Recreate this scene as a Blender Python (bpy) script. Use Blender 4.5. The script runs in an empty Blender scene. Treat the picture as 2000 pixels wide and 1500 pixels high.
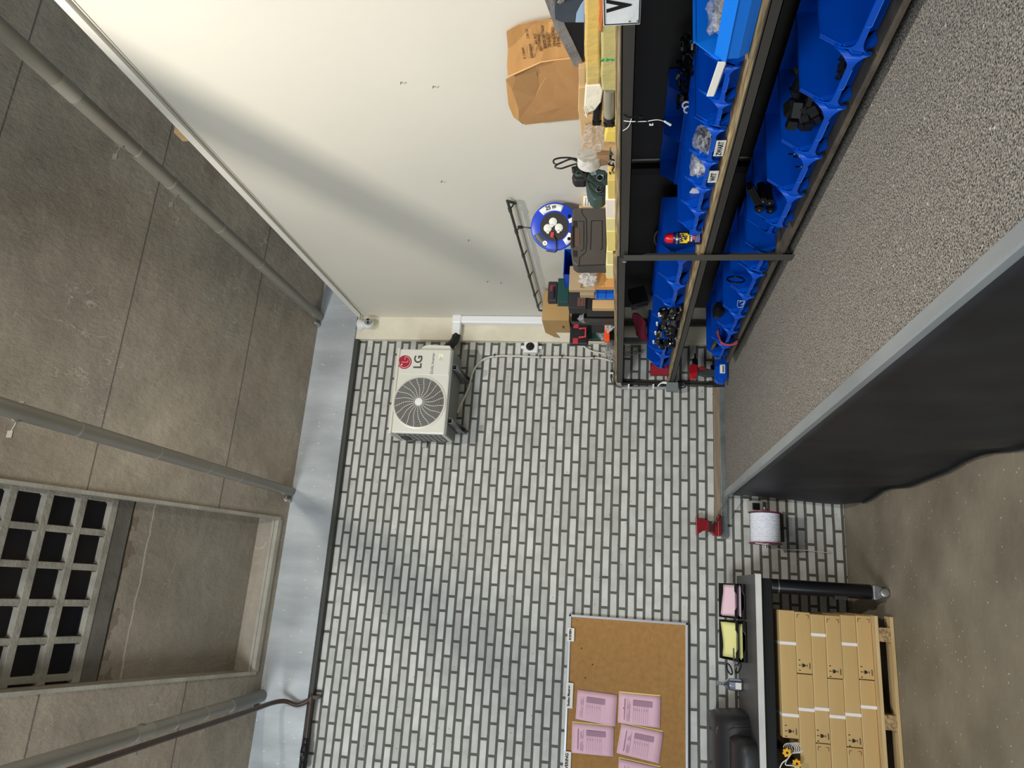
import bpy, math, random
from mathutils import Matrix, Vector, noise
rnd = random.Random(7)
C = bpy.context.scene.collection
V = Vector
# ---------------------------------------------------------------- camera
CAM = V((0.0, -5.7, 1.664)); FPX = 1392.27
RX = V((0.06411183, 0.14069181, -0.98797545))     # photo right in the room
RY = V((-0.9618591, 0.27252471, -0.02360843))     # photo down in the room
RZ = V((0.26592621, 0.95180675, 0.15279775))      # viewing direction
cd = bpy.data.cameras.new('camera'); cam = bpy.data.objects.new('camera', cd); C.objects.link(cam)
cd.sensor_fit = 'HORIZONTAL'; cd.sensor_width = 36; cd.lens = FPX/2000*36; cd.clip_start = .05
m = Matrix.Identity(4)
for i in range(3):
    m[i][0] = RX[i]; m[i][1] = -RY[i]; m[i][2] = -RZ[i]; m[i][3] = CAM[i]
cam.matrix_world = m
bpy.context.scene.camera = cam
# ---------------------------------------------------------------- light
vs = bpy.context.scene.view_settings
vs.view_transform = 'Standard'; vs.look = 'None'; vs.gamma = 1; vs.use_curve_mapping = False
vs.exposure = -0.12
w = bpy.data.worlds.new('world'); bpy.context.scene.world = w; w.use_nodes = True
w.node_tree.nodes['Background'].inputs[0].default_value = (.80, .92, 1.0, 1)
w.node_tree.nodes['Background'].inputs[1].default_value = 0.17
def area(name, loc, target, size, power, col, sy=None, spread=180):
    l = bpy.data.lights.new(name, 'AREA'); l.energy = power; l.color = col; l.size = size
    if sy: l.shape = 'RECTANGLE'; l.size_y = sy
    l.spread = math.radians(spread)
    o = bpy.data.objects.new(name, l); C.objects.link(o); o.location = loc
    o.rotation_euler = (V(target)-V(loc)).to_track_quat('-Z', 'Y').to_euler()
    return o
LAMP = V((.75, -4.5, 4.6))
area('hall_lamp', LAMP, (.9, -2.0, .9), .09, 76, (1, .92, .81), spread=150)
area('hall_high_windows', (-3.8, -8.2, 4.9), (0.6, -1.2, 1.2), 2.6, 400, (.90, .96, 1.0), 1.6)
area('hall_door_daylight', (-5.0, -8.0, 1.5), (0.2, -1, 3.0), 2.6, 110, (.92, .97, 1.0), 2.2)
# ---------------------------------------------------------------- placement helpers: rays met with real planes of the room
def ray(x, y): return RX*((x-1000)/FPX) + RY*((y-750)/FPX) + RZ
def PX(x, y, X): r = ray(x, y); return CAM + r*((X-CAM.x)/r.x)
def PY(x, y, Y): r = ray(x, y); return CAM + r*((Y-CAM.y)/r.y)
def PZ(x, y, Z): r = ray(x, y); return CAM + r*((Z-CAM.z)/r.z)
NC = V((0.0129, 0.4292, 1.0)); CC = 4.357-.4292*.06
def PC(x, y, dz=0): r = ray(x, y); return CAM + r*((CC+dz-NC.dot(CAM))/NC.dot(r))
def zc(X, Y, dz=0): return CC+dz-.0129*X-.4292*Y
# ---------------------------------------------------------------- materials
def lin(c): return tuple(((x/255)/12.92 if x/255 <= .04045 else ((x/255+.055)/1.055)**2.4) for x in c)
MATS = {}
def mat(name, col, rough=.6, metal=0, col2=None, scale=6, detail=5, lo=.35, hi=.7, bump=0, bscale=40, spec=.5,
        stretch=None, speck=None, trans=0, alpha=1, emit=0, ior=1.45, coat=0):
    if name in MATS: return MATS[name]
    mt = bpy.data.materials.new(name); mt.use_nodes = True; MATS[name] = mt
    nt = mt.node_tree; N = nt.nodes; L = nt.links; b = N['Principled BSDF']
    b.inputs['Base Color'].default_value = lin(col)+(1,); b.inputs['Roughness'].default_value = rough
    b.inputs['Metallic'].default_value = metal; b.inputs['Specular IOR Level'].default_value = spec
    b.inputs['IOR'].default_value = ior; b.inputs['Coat Weight'].default_value = coat
    if trans: b.inputs['Transmission Weight'].default_value = trans
    if alpha < 1: b.inputs['Alpha'].default_value = alpha
    if emit: b.inputs['Emission Color'].default_value = lin(col)+(1,); b.inputs['Emission Strength'].default_value = emit
    tc = N.new('ShaderNodeTexCoord'); vec = tc.outputs['Object']
    if stretch:
        mp = N.new('ShaderNodeMapping'); mp.inputs['Scale'].default_value = stretch; L.new(vec, mp.inputs[0]); vec = mp.outputs[0]
    out = None
    if col2:
        n = N.new('ShaderNodeTexNoise'); n.inputs['Scale'].default_value = scale; n.inputs['Detail'].default_value = detail
        L.new(vec, n.inputs['Vector'])
        r = N.new('ShaderNodeValToRGB'); r.color_ramp.elements[0].position = lo; r.color_ramp.elements[1].position = hi
        r.color_ramp.elements[0].color = lin(col)+(1,); r.color_ramp.elements[1].color = lin(col2)+(1,)
        L.new(n.outputs['Fac'], r.inputs[0]); out = r.outputs[0]
    if speck:   # (colour, scale, threshold)
        v = N.new('ShaderNodeTexVoronoi'); v.inputs['Scale'].default_value = speck[1]; L.new(vec, v.inputs['Vector'])
        r2 = N.new('ShaderNodeValToRGB'); r2.color_ramp.elements[0].position = speck[2]; r2.color_ramp.elements[1].position = speck[2]+.06
        r2.color_ramp.elements[0].color = (1, 1, 1, 1); r2.color_ramp.elements[1].color = (0, 0, 0, 1)
        L.new(v.outputs['Distance'], r2.inputs[0])
        mx = N.new('ShaderNodeMix'); mx.data_type = 'RGBA'; mx.inputs[7].default_value = lin(speck[0])+(1,)
        if out: L.new(out, mx.inputs[6])
        else: mx.inputs[6].default_value = lin(col)+(1,)
        L.new(r2.outputs[0], mx.inputs[0]); out = mx.outputs[2]
    if out: L.new(out, b.inputs['Base Color'])
    if bump:
        n = N.new('ShaderNodeTexNoise'); n.inputs['Scale'].default_value = bscale; n.inputs['Detail'].default_value = 4
        L.new(vec, n.inputs['Vector'])
        bp = N.new('ShaderNodeBump'); bp.inputs['Strength'].default_value = bump; bp.inputs['Distance'].default_value = .02
        L.new(n.outputs['Fac'], bp.inputs['Height']); L.new(bp.outputs[0], b.inputs['Normal'])
    return mt
# ---------------------------------------------------------------- mesh helpers
class M:
    def __init__(s): s.v = []; s.f = []
    def add(s, vs, fs):
        o = len(s.v); s.v += [V(a) for a in vs]; s.f += [tuple(i+o for i in f) for f in fs]; return s
    def box(s, x0, x1, y0, y1, z0, z1):
        if x0 > x1: x0, x1 = x1, x0
        if y0 > y1: y0, y1 = y1, y0
        if z0 > z1: z0, z1 = z1, z0
        return s.add([(x0,y0,z0),(x1,y0,z0),(x1,y1,z0),(x0,y1,z0),(x0,y0,z1),(x1,y0,z1),(x1,y1,z1),(x0,y1,z1)],
                     [(0,3,2,1),(4,5,6,7),(0,1,5,4),(1,2,6,5),(2,3,7,6),(3,0,4,7)])
    def obox(s, c, h, R=None):
        R = R or Matrix.Identity(3); c = V(c)
        vs = [c+R@V((a*h[0], b*h[1], d*h[2])) for d in (-1,1) for a, b in ((-1,-1),(1,-1),(1,1),(-1,1))]
        return s.add(vs, [(0,3,2,1),(4,5,6,7),(0,1,5,4),(1,2,6,5),(2,3,7,6),(3,0,4,7)])
    def prism(s, poly, o, u, v, w):       # polygon in (u,v) at o, pushed along the vector w
        o = V(o); u = V(u); v = V(v); w = V(w); n = len(poly)
        a = [o+u*p[0]+v*p[1] for p in poly]; b = [p+w for p in a]
        fs = [tuple(range(n-1,-1,-1)), tuple(range(n, 2*n))]+[(i, (i+1) % n, n+(i+1) % n, n+i) for i in range(n)]
        if u.cross(v).dot(w) < 0: fs = [tuple(reversed(f)) for f in fs]
        return s.add(a+b, fs)
    def poly(s, pts): return s.add(pts, [tuple(range(len(pts)))])
    def tube(s, pts, r, n=10, closed=False, cap=True):
        pts = [V(p) for p in pts]; k = len(pts); rs = r if isinstance(r, (list, tuple)) else [r]*k
        T = []
        for i in range(k):
            a = pts[(i-1) % k] if (i > 0 or closed) else pts[i]; b = pts[(i+1) % k] if (i < k-1 or closed) else pts[i]
            T.append((b-a).normalized())
        up = T[0].orthogonal().normalized(); vs = []
        for i in range(k):
            up = (up-T[i]*up.dot(T[i])); up = up.normalized() if up.length > 1e-6 else T[i].orthogonal().normalized()
            sd = T[i].cross(up)
            for j in range(n):
                t = 2*math.pi*j/n; vs.append(pts[i]+(up*math.cos(t)+sd*math.sin(t))*rs[i])
        fs = []
        for i in range(k if closed else k-1):
            a = i*n; b = ((i+1) % k)*n
            for j in range(n): fs.append((a+j, a+(j+1) % n, b+(j+1) % n, b+j))
        if cap and not closed: fs += [tuple(range(n-1,-1,-1)), tuple(range((k-1)*n, k*n))]
        return s.add(vs, fs)
    def cyl(s, a, b, r0, r1=None, n=24): return s.tube([a, b], [r0, r0 if r1 is None else r1], n)
    def lathe(s, prof, o, ax, n=32, ref=None):     # prof: (radius, height along axis)
        o = V(o); ax = V(ax).normalized(); u = V(ref) if ref else ax.orthogonal(); u = (u-ax*u.dot(ax)).normalized(); w = ax.cross(u)
        vs = []
        for r, h in prof:
            for j in range(n):
                t = 2*math.pi*j/n; vs.append(o+ax*h+(u*math.cos(t)+w*math.sin(t))*max(r, 1e-5))
        fs = [(i*n+j, i*n+(j+1) % n, (i+1)*n+(j+1) % n, (i+1)*n+j) for i in range(len(prof)-1) for j in range(n)]
        if prof[0][0] > 1e-4: fs.append(tuple(range(n-1,-1,-1)))
        if prof[-1][0] > 1e-4: fs.append(tuple(range((len(prof)-1)*n, len(prof)*n)))
        return s.add(vs, fs)
    def blob(s, c, r, n=12, jit=0, seed=0, R=None):   # lumpy rounded body
        c = V(c); R = R or Matrix.Identity(3); vs = []; fs = []; k = n//2
        for i in range(k+1):
            th = math.pi*i/k
            for j in range(n):
                ph = 2*math.pi*j/n; d = V((math.sin(th)*math.cos(ph), math.sin(th)*math.sin(ph), math.cos(th)))
                q = 1+jit*noise.noise(d*2.3+V((seed*3.1, seed, 0))); vs.append(c+R@V((d.x*r[0]*q, d.y*r[1]*q, d.z*r[2]*q)))
        for i in range(k):
            for j in range(n): fs.append((i*n+j, (i+1)*n+j, (i+1)*n+(j+1) % n, i*n+(j+1) % n))
        return s.add(vs, fs)
    def build(s, name, mt, parent=None, label=None, cat=None, group=None, kind=None, smooth=False, bevel=0, origin=None, solid=0, sub=0):
        if parent is not None:
            off = V((0,0,0)); p = parent
            while p: off += p.location; p = p.parent
            loc = V((0,0,0))
        else:
            if origin is None:
                xs = [v.x for v in s.v]; ys = [v.y for v in s.v]; zs = [v.z for v in s.v]
                origin = ((min(xs)+max(xs))/2, (min(ys)+max(ys))/2, min(zs))
            off = V(origin); loc = V(origin)
        me = bpy.data.meshes.new(name); me.from_pydata([tuple(v-off) for v in s.v], [], s.f); me.validate()
        o = bpy.data.objects.new(name, me); C.objects.link(o); o.location = loc
        if parent is not None: o.parent = parent
        me.materials.append(mt)
        if smooth:
            for p in me.polygons: p.use_smooth = True
            me.set_sharp_from_angle(angle=math.radians(smooth if smooth is not True else 40))
        if solid: md = o.modifiers.new('solid', 'SOLIDIFY'); md.thickness = solid; md.offset = 0
        if bevel:
            md = o.modifiers.new('bevel', 'BEVEL'); md.width = bevel; md.segments = 2; md.limit_method = 'ANGLE'; md.angle_limit = .6
        if sub: md = o.modifiers.new('sub', 'SUBSURF'); md.levels = sub; md.render_levels = sub
        tag(o, label, cat, group, kind)
        return o
def tag(o, label=None, cat=None, group=None, kind=None):
    if label: o['label'] = label
    if cat: o['category'] = cat
    if group: o['group'] = group
    if kind: o['kind'] = kind
    return o
def thing(name, label, cat, loc, group=None, rot=None):
    o = bpy.data.objects.new(name, None); C.objects.link(o); o.location = loc; o.empty_display_size = .05
    if rot: o.rotation_euler = rot
    return tag(o, label, cat, group)
def copy_tree(o, parent=None, label=None, loc=None, rot=None, scale=None):
    c = o.copy(); C.objects.link(c)
    if parent is not None: c.parent = parent
    if label: c['label'] = label
    if loc is not None: c.location = loc
    if rot is not None: c.rotation_euler = rot
    if scale is not None: c.scale = scale
    for ch in list(o.children): copy_tree(ch, c)
    return c
def text(s, size, o, right, up, mt, name, parent, depth=.0006, label=None, align='CENTER', bold=0, sx=1):
    cu = bpy.data.curves.new(name, 'FONT'); cu.body = s; cu.size = size; cu.extrude = depth; cu.align_x = align; cu.align_y = 'CENTER'; cu.offset = bold
    t = bpy.data.objects.new(name, cu); C.objects.link(t)
    right = V(right).normalized(); up = V(up).normalized(); nn = right.cross(up)
    bpy.context.view_layer.update()
    me = bpy.data.meshes.new_from_object(t.evaluated_get(bpy.context.evaluated_depsgraph_get()))
    bpy.data.objects.remove(t)
    off = V((0,0,0)); p = parent
    while p: off += p.location; p = p.parent
    for v in me.vertices: v.co = V(o)-off+right*v.co.x*sx+up*v.co.y+nn*v.co.z
    me.name = name; me.materials.clear(); me.materials.append(mt)
    ob = bpy.data.objects.new(name, me); C.objects.link(ob); ob.parent = parent
    return tag(ob, label)
def arc(c, r, a0, a1, u, v, n=12):
    c = V(c); u = V(u); v = V(v); return [c+(u*math.cos(a0+(a1-a0)*i/n)+v*math.sin(a0+(a1-a0)*i/n))*r for i in range(n+1)]
def spline(pts, k=8):
    pts = [V(p) for p in pts]; P = [pts[0]*2-pts[1]]+pts+[pts[-1]*2-pts[-2]]; out = []
    for i in range(1, len(P)-2):
        for j in range(k):
            t = j/k; a, b, c, d = P[i-1:i+3]
            out.append(((b*2)+(c-a)*t+(a*2-b*5+c*4-d)*t*t+(b*3-a-c*3+d)*t**3)*.5)
    out.append(pts[-1]); return out
XA = V((1,0,0)); YA = V((0,1,0)); ZA = V((0,0,1))
# ================================================================= the room
def brick_mat():
    mt = bpy.data.materials.new('sand_lime_brick'); mt.use_nodes = True; nt = mt.node_tree; N = nt.nodes; L = nt.links; b = N['Principled BSDF']
    tc = N.new('ShaderNodeTexCoord'); sp = N.new('ShaderNodeSeparateXYZ'); cb = N.new('ShaderNodeCombineXYZ'); L.new(tc.outputs['Object'], sp.inputs[0])
    wn = N.new('ShaderNodeTexNoise'); wn.inputs['Scale'].default_value = 3.0; L.new(tc.outputs['Object'], wn.inputs['Vector'])
    def math_(op, a, bb):
        n = N.new('ShaderNodeMath'); n.operation = op
        for i, q in enumerate((a, bb)):
            if isinstance(q, (int, float)): n.inputs[i].default_value = q
            else: L.new(q, n.inputs[i])
        return n.outputs[0]
    wob = math_('MULTIPLY', math_('SUBTRACT', wn.outputs['Fac'], .5), .012)
    L.new(math_('ADD', math_('ADD', sp.outputs[0], BRICK_DX), wob), cb.inputs[0])
    L.new(math_('ADD', math_('ADD', sp.outputs[2], BRICK_DZ), math_('MULTIPLY', wob, .6)), cb.inputs[1])
    br = N.new('ShaderNodeTexBrick'); L.new(cb.outputs[0], br.inputs['Vector'])
    br.offset = .5; br.offset_frequency = 2; br.squash = 1
    br.inputs['Scale'].default_value = 1; br.inputs['Brick Width'].default_value = BRICK_W; br.inputs['Row Height'].default_value = BRICK_H
    br.inputs['Mortar Size'].default_value = .0100; br.inputs['Mortar Smooth'].default_value = .12; br.inputs['Bias'].default_value = 0
    br.inputs['Color1'].default_value = lin((214,215,211))+(1,); br.inputs['Color2'].default_value = lin((186,187,183))+(1,)
    br.inputs['Mortar'].default_value = lin((92,92,85))+(1,)
    n = N.new('ShaderNodeTexNoise'); n.inputs['Scale'].default_value = 9; n.inputs['Detail'].default_value = 8; L.new(tc.outputs['Object'], n.inputs['Vector'])
    mx = N.new('ShaderNodeMix'); mx.data_type = 'RGBA'; mx.blend_type = 'MULTIPLY'; mx.inputs[0].default_value = .35
    rr = N.new('ShaderNodeValToRGB'); rr.color_ramp.elements[0].position = .35; rr.color_ramp.elements[0].color = (.55,.54,.50,1); rr.color_ramp.elements[1].position = .6
    L.new(n.outputs['Fac'], rr.inputs[0]); L.new(br.outputs['Color'], mx.inputs[6]); L.new(rr.outputs[0], mx.inputs[7])
    # small dark pits in the brick faces
    vo = N.new('ShaderNodeTexVoronoi'); vo.inputs['Scale'].default_value = 16; L.new(tc.outputs['Object'], vo.inputs['Vector'])
    pr = N.new('ShaderNodeValToRGB'); pr.color_ramp.elements[0].position = .05; pr.color_ramp.elements[0].color = (.25,.25,.24,1); pr.color_ramp.elements[1].position = .09
    L.new(vo.outputs['Distance'], pr.inputs[0])
    m2 = N.new('ShaderNodeMix'); m2.data_type = 'RGBA'; m2.blend_type = 'MULTIPLY'; m2.inputs[0].default_value = .8
    L.new(mx.outputs[2], m2.inputs[6]); L.new(pr.outputs[0], m2.inputs[7]); L.new(m2.outputs[2], b.inputs['Base Color'])
    b.inputs['Roughness'].default_value = .75
    bp = N.new('ShaderNodeBump'); bp.inputs['Strength'].default_value = .9; bp.inputs['Distance'].default_value = .006; bp.invert = True
    L.new(br.outputs['Fac'], bp.inputs['Height'])
    bp2 = N.new('ShaderNodeBump'); bp2.inputs['Strength'].default_value = .25; bp2.inputs['Distance'].default_value = .004
    n2 = N.new('ShaderNodeTexNoise'); n2.inputs['Scale'].default_value = 60; L.new(tc.outputs['Object'], n2.inputs['Vector'])
    L.new(n2.outputs['Fac'], bp2.inputs['Height']); L.new(bp.outputs[0], bp2.inputs['Normal']); L.new(bp2.outputs[0], b.inputs['Normal'])
    return mt
BRICK_W = .22; BRICK_H = .06584; BRICK_DX = .036; BRICK_DZ = -.013
def ceiling_mat(panel=False):
    mt = bpy.data.materials.new('panel_concrete' if panel else 'stained_concrete'); mt.use_nodes = True; nt = mt.node_tree; N = nt.nodes; L = nt.links; b = N['Principled BSDF']
    tc = N.new('ShaderNodeTexCoord'); P = tc.outputs['Object']
    def ns(scale, det, stretch=None, rough=.55):
        n = N.new('ShaderNodeTexNoise'); n.inputs['Scale'].default_value = scale; n.inputs['Detail'].default_value = det; n.inputs['Roughness'].default_value = rough
        if stretch:
            mp = N.new('ShaderNodeMapping'); mp.inputs['Scale'].default_value = stretch; L.new(P, mp.inputs[0]); L.new(mp.outputs[0], n.inputs['Vector'])
        else: L.new(P, n.inputs['Vector'])
        return n.outputs['Fac']
    def ramp(src, p0, c0, p1, c1):
        r = N.new('ShaderNodeValToRGB'); r.color_ramp.elements[0].position = p0; r.color_ramp.elements[1].position = p1
        r.color_ramp.elements[0].color = c0; r.color_ramp.elements[1].color = c1; L.new(src, r.inputs[0]); return r.outputs[0]
    def mix(f, a, bb, mode='MIX'):
        m_ = N.new('ShaderNodeMix'); m_.data_type = 'RGBA'; m_.blend_type = mode
        for i, q in ((0, f), (6, a), (7, bb)):
            if isinstance(q, (float, int)): m_.inputs[i].default_value = q
            elif isinstance(q, tuple): m_.inputs[i].default_value = q
            else: L.new(q, m_.inputs[i])
        return m_.outputs[2]
    base = ramp(ns(1.1, 6), .3, lin((138,126,110))+(1,), .72, lin((186,174,155))+(1,))
    cool = ramp(ns(.5, 3), .45, (0,0,0,1), .7, (.5,.5,.5,1))
    base = mix(cool, base, lin((128,130,124))+(1,))
    # thin pale hairline cracks running with the slope: band of a stretched noise around one value
    def band(src, c, wd):
        a = N.new('ShaderNodeMath'); a.operation = 'SUBTRACT'; L.new(src, a.inputs[0]); a.inputs[1].default_value = c
        ab = N.new('ShaderNodeMath'); ab.operation = 'ABSOLUTE'; L.new(a.outputs[0], ab.inputs[0])
        return ramp(ab.outputs[0], 0, (1,1,1,1), wd, (0,0,0,1))
    mott = ramp(ns(5.5, 9, (1,1.6,1.6), .7), .36, (.74,.74,.74,1), .66, (1.12,1.12,1.12,1))
    base = mix(.55, base, mott, 'MULTIPLY')
    for sc, st, c0, wd, gs, g0, g1, amt in ((1.5,(1.3,.7,.7),.52,.0035,1.9,.55,.66,.75), (4.2,(.6,1.5,1.5),.5,.006,3.1,.56,.66,.6), (9,(1.5,.8,.8),.47,.010,5.0,.57,.66,.6)):
        cr = band(ns(sc, 6, st), c0, wd)
        gate = ramp(ns(gs, 3, (1,1,1.01)), g0, (0,0,0,1), g1, (amt,amt,amt,1))
        m1 = N.new('ShaderNodeMix'); m1.data_type = 'RGBA'; m1.blend_type = 'MULTIPLY'; m1.inputs[0].default_value = 1; L.new(cr, m1.inputs[6]); L.new(gate, m1.inputs[7])
        base = mix(m1.outputs[2], base, lin((200,195,182))+(1,))
    fl = N.new('ShaderNodeTexVoronoi'); fl.inputs['Scale'].default_value = 26; L.new(P, fl.inputs['Vector'])
    f2 = ramp(fl.outputs['Distance'], .03, (.5,.5,.5,1), .09, (0,0,0,1))
    base = mix(f2, base, lin((190,186,175))+(1,))
    if panel:
        sp = N.new('ShaderNodeSeparateXYZ'); L.new(P, sp.inputs[0])
        def mth(op, p, q):
            n = N.new('ShaderNodeMath'); n.operation = op
            for i, z in enumerate((p, q)):
                if isinstance(z, (int, float)): n.inputs[i].default_value = z
                else: L.new(z, n.inputs[i])
            return n.outputs[0]
        wob = mth('MULTIPLY', mth('SUBTRACT', ns(4, 4), .5), .05)
        dy = mth('ADD', mth('ADD', sp.outputs[1], .997), wob)
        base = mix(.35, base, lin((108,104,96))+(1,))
        st_ = mth('MULTIPLY', mth('LESS_THAN', mth('ADD', sp.outputs[1], mth('MULTIPLY', ns(3.5, 6), .30)), -.93), mth('GREATER_THAN', ns(2.6, 6), .5))
        base = mix(mth('MULTIPLY', st_, .5), base, lin((98,80,54))+(1,))
        base = mix(ramp(mth('ABSOLUTE', dy, 0), .002, (.8,.8,.8,1), .006, (0,0,0,1)), base, lin((204,196,178))+(1,))
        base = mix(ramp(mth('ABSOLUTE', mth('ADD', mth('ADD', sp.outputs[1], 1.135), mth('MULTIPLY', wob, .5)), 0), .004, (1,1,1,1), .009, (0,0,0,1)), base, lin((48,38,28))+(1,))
    # formwork joints across the slope, every 0.9 m
    sp = N.new('ShaderNodeSeparateXYZ'); L.new(P, sp.inputs[0])
    a = N.new('ShaderNodeMath'); a.operation = 'ADD'; L.new(sp.outputs[1], a.inputs[0]); a.inputs[1].default_value = 9.69
    mo = N.new('ShaderNodeMath'); mo.operation = 'MODULO'; L.new(a.outputs[0], mo.inputs[0]); mo.inputs[1].default_value = .9
    j = ramp(mo.outputs[0], .006, (0,0,0,1) if panel else (.8,.8,.8,1), .011, (0,0,0,1))
    base = mix(j, base, lin((78,74,68))+(1,))
    L.new(base, b.inputs['Base Color']); b.inputs['Roughness'].default_value = .62; b.inputs['Specular IOR Level'].default_value = .45
    bp = N.new('ShaderNodeBump'); bp.inputs['Strength'].default_value = .55; bp.inputs['Distance'].default_value = .02; L.new(ns(26, 8, (1,.7,.7), .65), bp.inputs['Height']); L.new(bp.outputs[0], b.inputs['Normal'])
    return mt
ST = 'structure'
O0 = (0,0,0)
M().box(-7, 2.6, 0, .25, -.1, 4.2).build('wall_back', brick_mat(), kind=ST, origin=O0)
floor_m = mat('concrete_floor', (112,104,90), .6, col2=(140,131,115), scale=2.2, detail=9, bump=.15, bscale=25, speck=((200,195,185), 22, .05))
M().box(-7, 2.6, -10, .1, -.1, 0).build('floor', floor_m, kind=ST, origin=O0)
wall_m = mat('cream_paint', (220,216,204), .55, col2=(212,209,198), scale=.8, detail=4, bump=.05, bscale=12)
M().box(2.16, 2.28, -10, -.03, -.1, 3.93).build('wall_right', wall_m, kind=ST, origin=O0)
trim_m = mat('white_trim', (232,229,220), .5)
M().box(2.145, 2.285, -10, -.09, 3.93, 3.975).build('trim_1', trim_m, kind=ST, origin=O0)
M().box(1.955, 2.3, -.055, 0, -.05, 3.985).build('trim_2', mat('old_cream_paint', (228,222,202), .6, col2=(212,205,182), scale=5, detail=8, bump=.08, bscale=30), kind=ST, origin=O0, bevel=.004)
# steel ceiling beam along the back wall
beam_m = mat('grey_blue_beam_paint', (152,158,162), .45, col2=(204,209,212), scale=1.5, detail=9, lo=.3, hi=.75, stretch=(2.5,1,.8), bump=.10, bscale=30, speck=((222,226,226), 11, .05))
M().box(-7, 2.9, -.075, .2, 3.985, 4.55).build('trim_3', beam_m, kind=ST, origin=O0)
M().box(-7, 1.95, -.055, .02, 3.955, 3.985).build('trim_4', mat('gap_shadow', (70,72,68), .7), kind=ST, origin=O0)  # dark strip, colour stands in for the shadow gap between beam and bricks
# sloping concrete soffit with a rectangular recess
cm = ceiling_mat()
ox0, ox1, oy1 = -.80, .362, -.155
def soffit(m_, x0, x1, y0, y1, dz, th=.05):
    c = [(x0,y0),(x1,y0),(x1,y1),(x0,y1)]
    a = [V((x,y,zc(x,y,dz))) for x,y in c]; b = [p+V((0,0,th)) for p in a]
    m_.add(a+b, [(0,1,2,3),(7,6,5,4),(0,4,5,1),(1,5,6,2),(2,6,7,3),(3,7,4,0)])
mm = M()
soffit(mm, -7, ox0, -7, -.05, 0, .3); soffit(mm, ox1, 5.5, -7, -.05, 0, .3); soffit(mm, ox0, ox1, oy1, -.05, 0, .3); soffit(mm, ox0, ox1, -7, -3.6, 0, .3)
mm.build('ceiling', cm, kind=ST, origin=O0)
mm = M(); soffit(mm, ox0-.02, ox1+.02, -1.24, oy1+.05, .17, .12); mm.build('ceiling', ceiling_mat(True), kind=ST, origin=O0)
rim = mat('pale_concrete_rim', (172,168,156), .6, col2=(150,146,135), scale=6, bump=.2, bscale=50)
mm = M()
for x0, x1 in ((ox0-.018, ox0+.006), (ox1-.006, ox1+.018)): soffit(mm, x0, x1, -3.6, oy1, -.018, .03)
soffit(mm, ox0, ox1, oy1-.012, oy1+.02, -.012, .03); soffit(mm, ox0, ox1, oy1-.005, oy1+.02, .03, .02)
mm.build('trim_5', rim, kind=ST, origin=O0)
# roof-light of glass blocks in a concrete rib grid
wf = M(); DZ = .17
dk = M(); soffit(dk, ox0, ox1, -1.255, -1.145, DZ-.006, .1); dk.build('trim_7', mat('dark_concrete_frame', (92,89,82), .6, col2=(110,106,98), scale=6, bump=.2, bscale=40), kind=ST, origin=O0)
xs = [-.762+.2240*i for i in range(6)]; ys = [-1.268-.193*i for i in range(12)]
for x in xs: soffit(wf, x-.021, x+.021, -3.55, -1.25, DZ-.01, .07)
for y in ys: soffit(wf, ox0, ox1, y-.021, y+.021, DZ-.012, .07)
for i in range(5):      # rounded haunches where the ribs meet
    for y in ys:
        for sx in (xs[i], xs[i+1]): soffit(wf, sx-.029, sx+.029, y-.029, y+.029, DZ-.004, .05)
win = wf.build('window_1', mat('concrete_ribs', (132,127,117), .6, col2=(164,160,148), scale=7, detail=6, bump=.3, bscale=45), kind=ST, origin=O0, bevel=.004)
g = M(); soffit(g, ox0, ox1, -3.55, -1.28, DZ+.026, .02)
g.build('pane', mat('black_glass_block', (10,13,22), .12, spec=.6, bump=.08, bscale=60, stretch=(1,8,1)), win)

# unseen slanting bar, added to cast the diagonal shadow on the cream wall
L0 = LAMP; pm_ = L0.lerp(V((2.16,-2.25,3.42)), .25); dd_ = V((0,.83,-.56)).normalized()
M().tube([pm_-dd_*.45, pm_+dd_*.33], .05, 16).build('shadow_bar', mat('shadow_bar_steel', (120,120,116), .5, metal=.4), kind=ST, smooth=True)
NAILS = ['tiny nail in the cream wall, nearest the top of the picture', 'tiny nail just below the first one, in the bright part of the cream wall', 'lone tiny nail halfway along the cream wall', 'tiny nail in the cream wall level with the cable reel', 'upper one of two close nails near the corner of the cream wall', 'lower one of two close nails near the corner of the cream wall']
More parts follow.
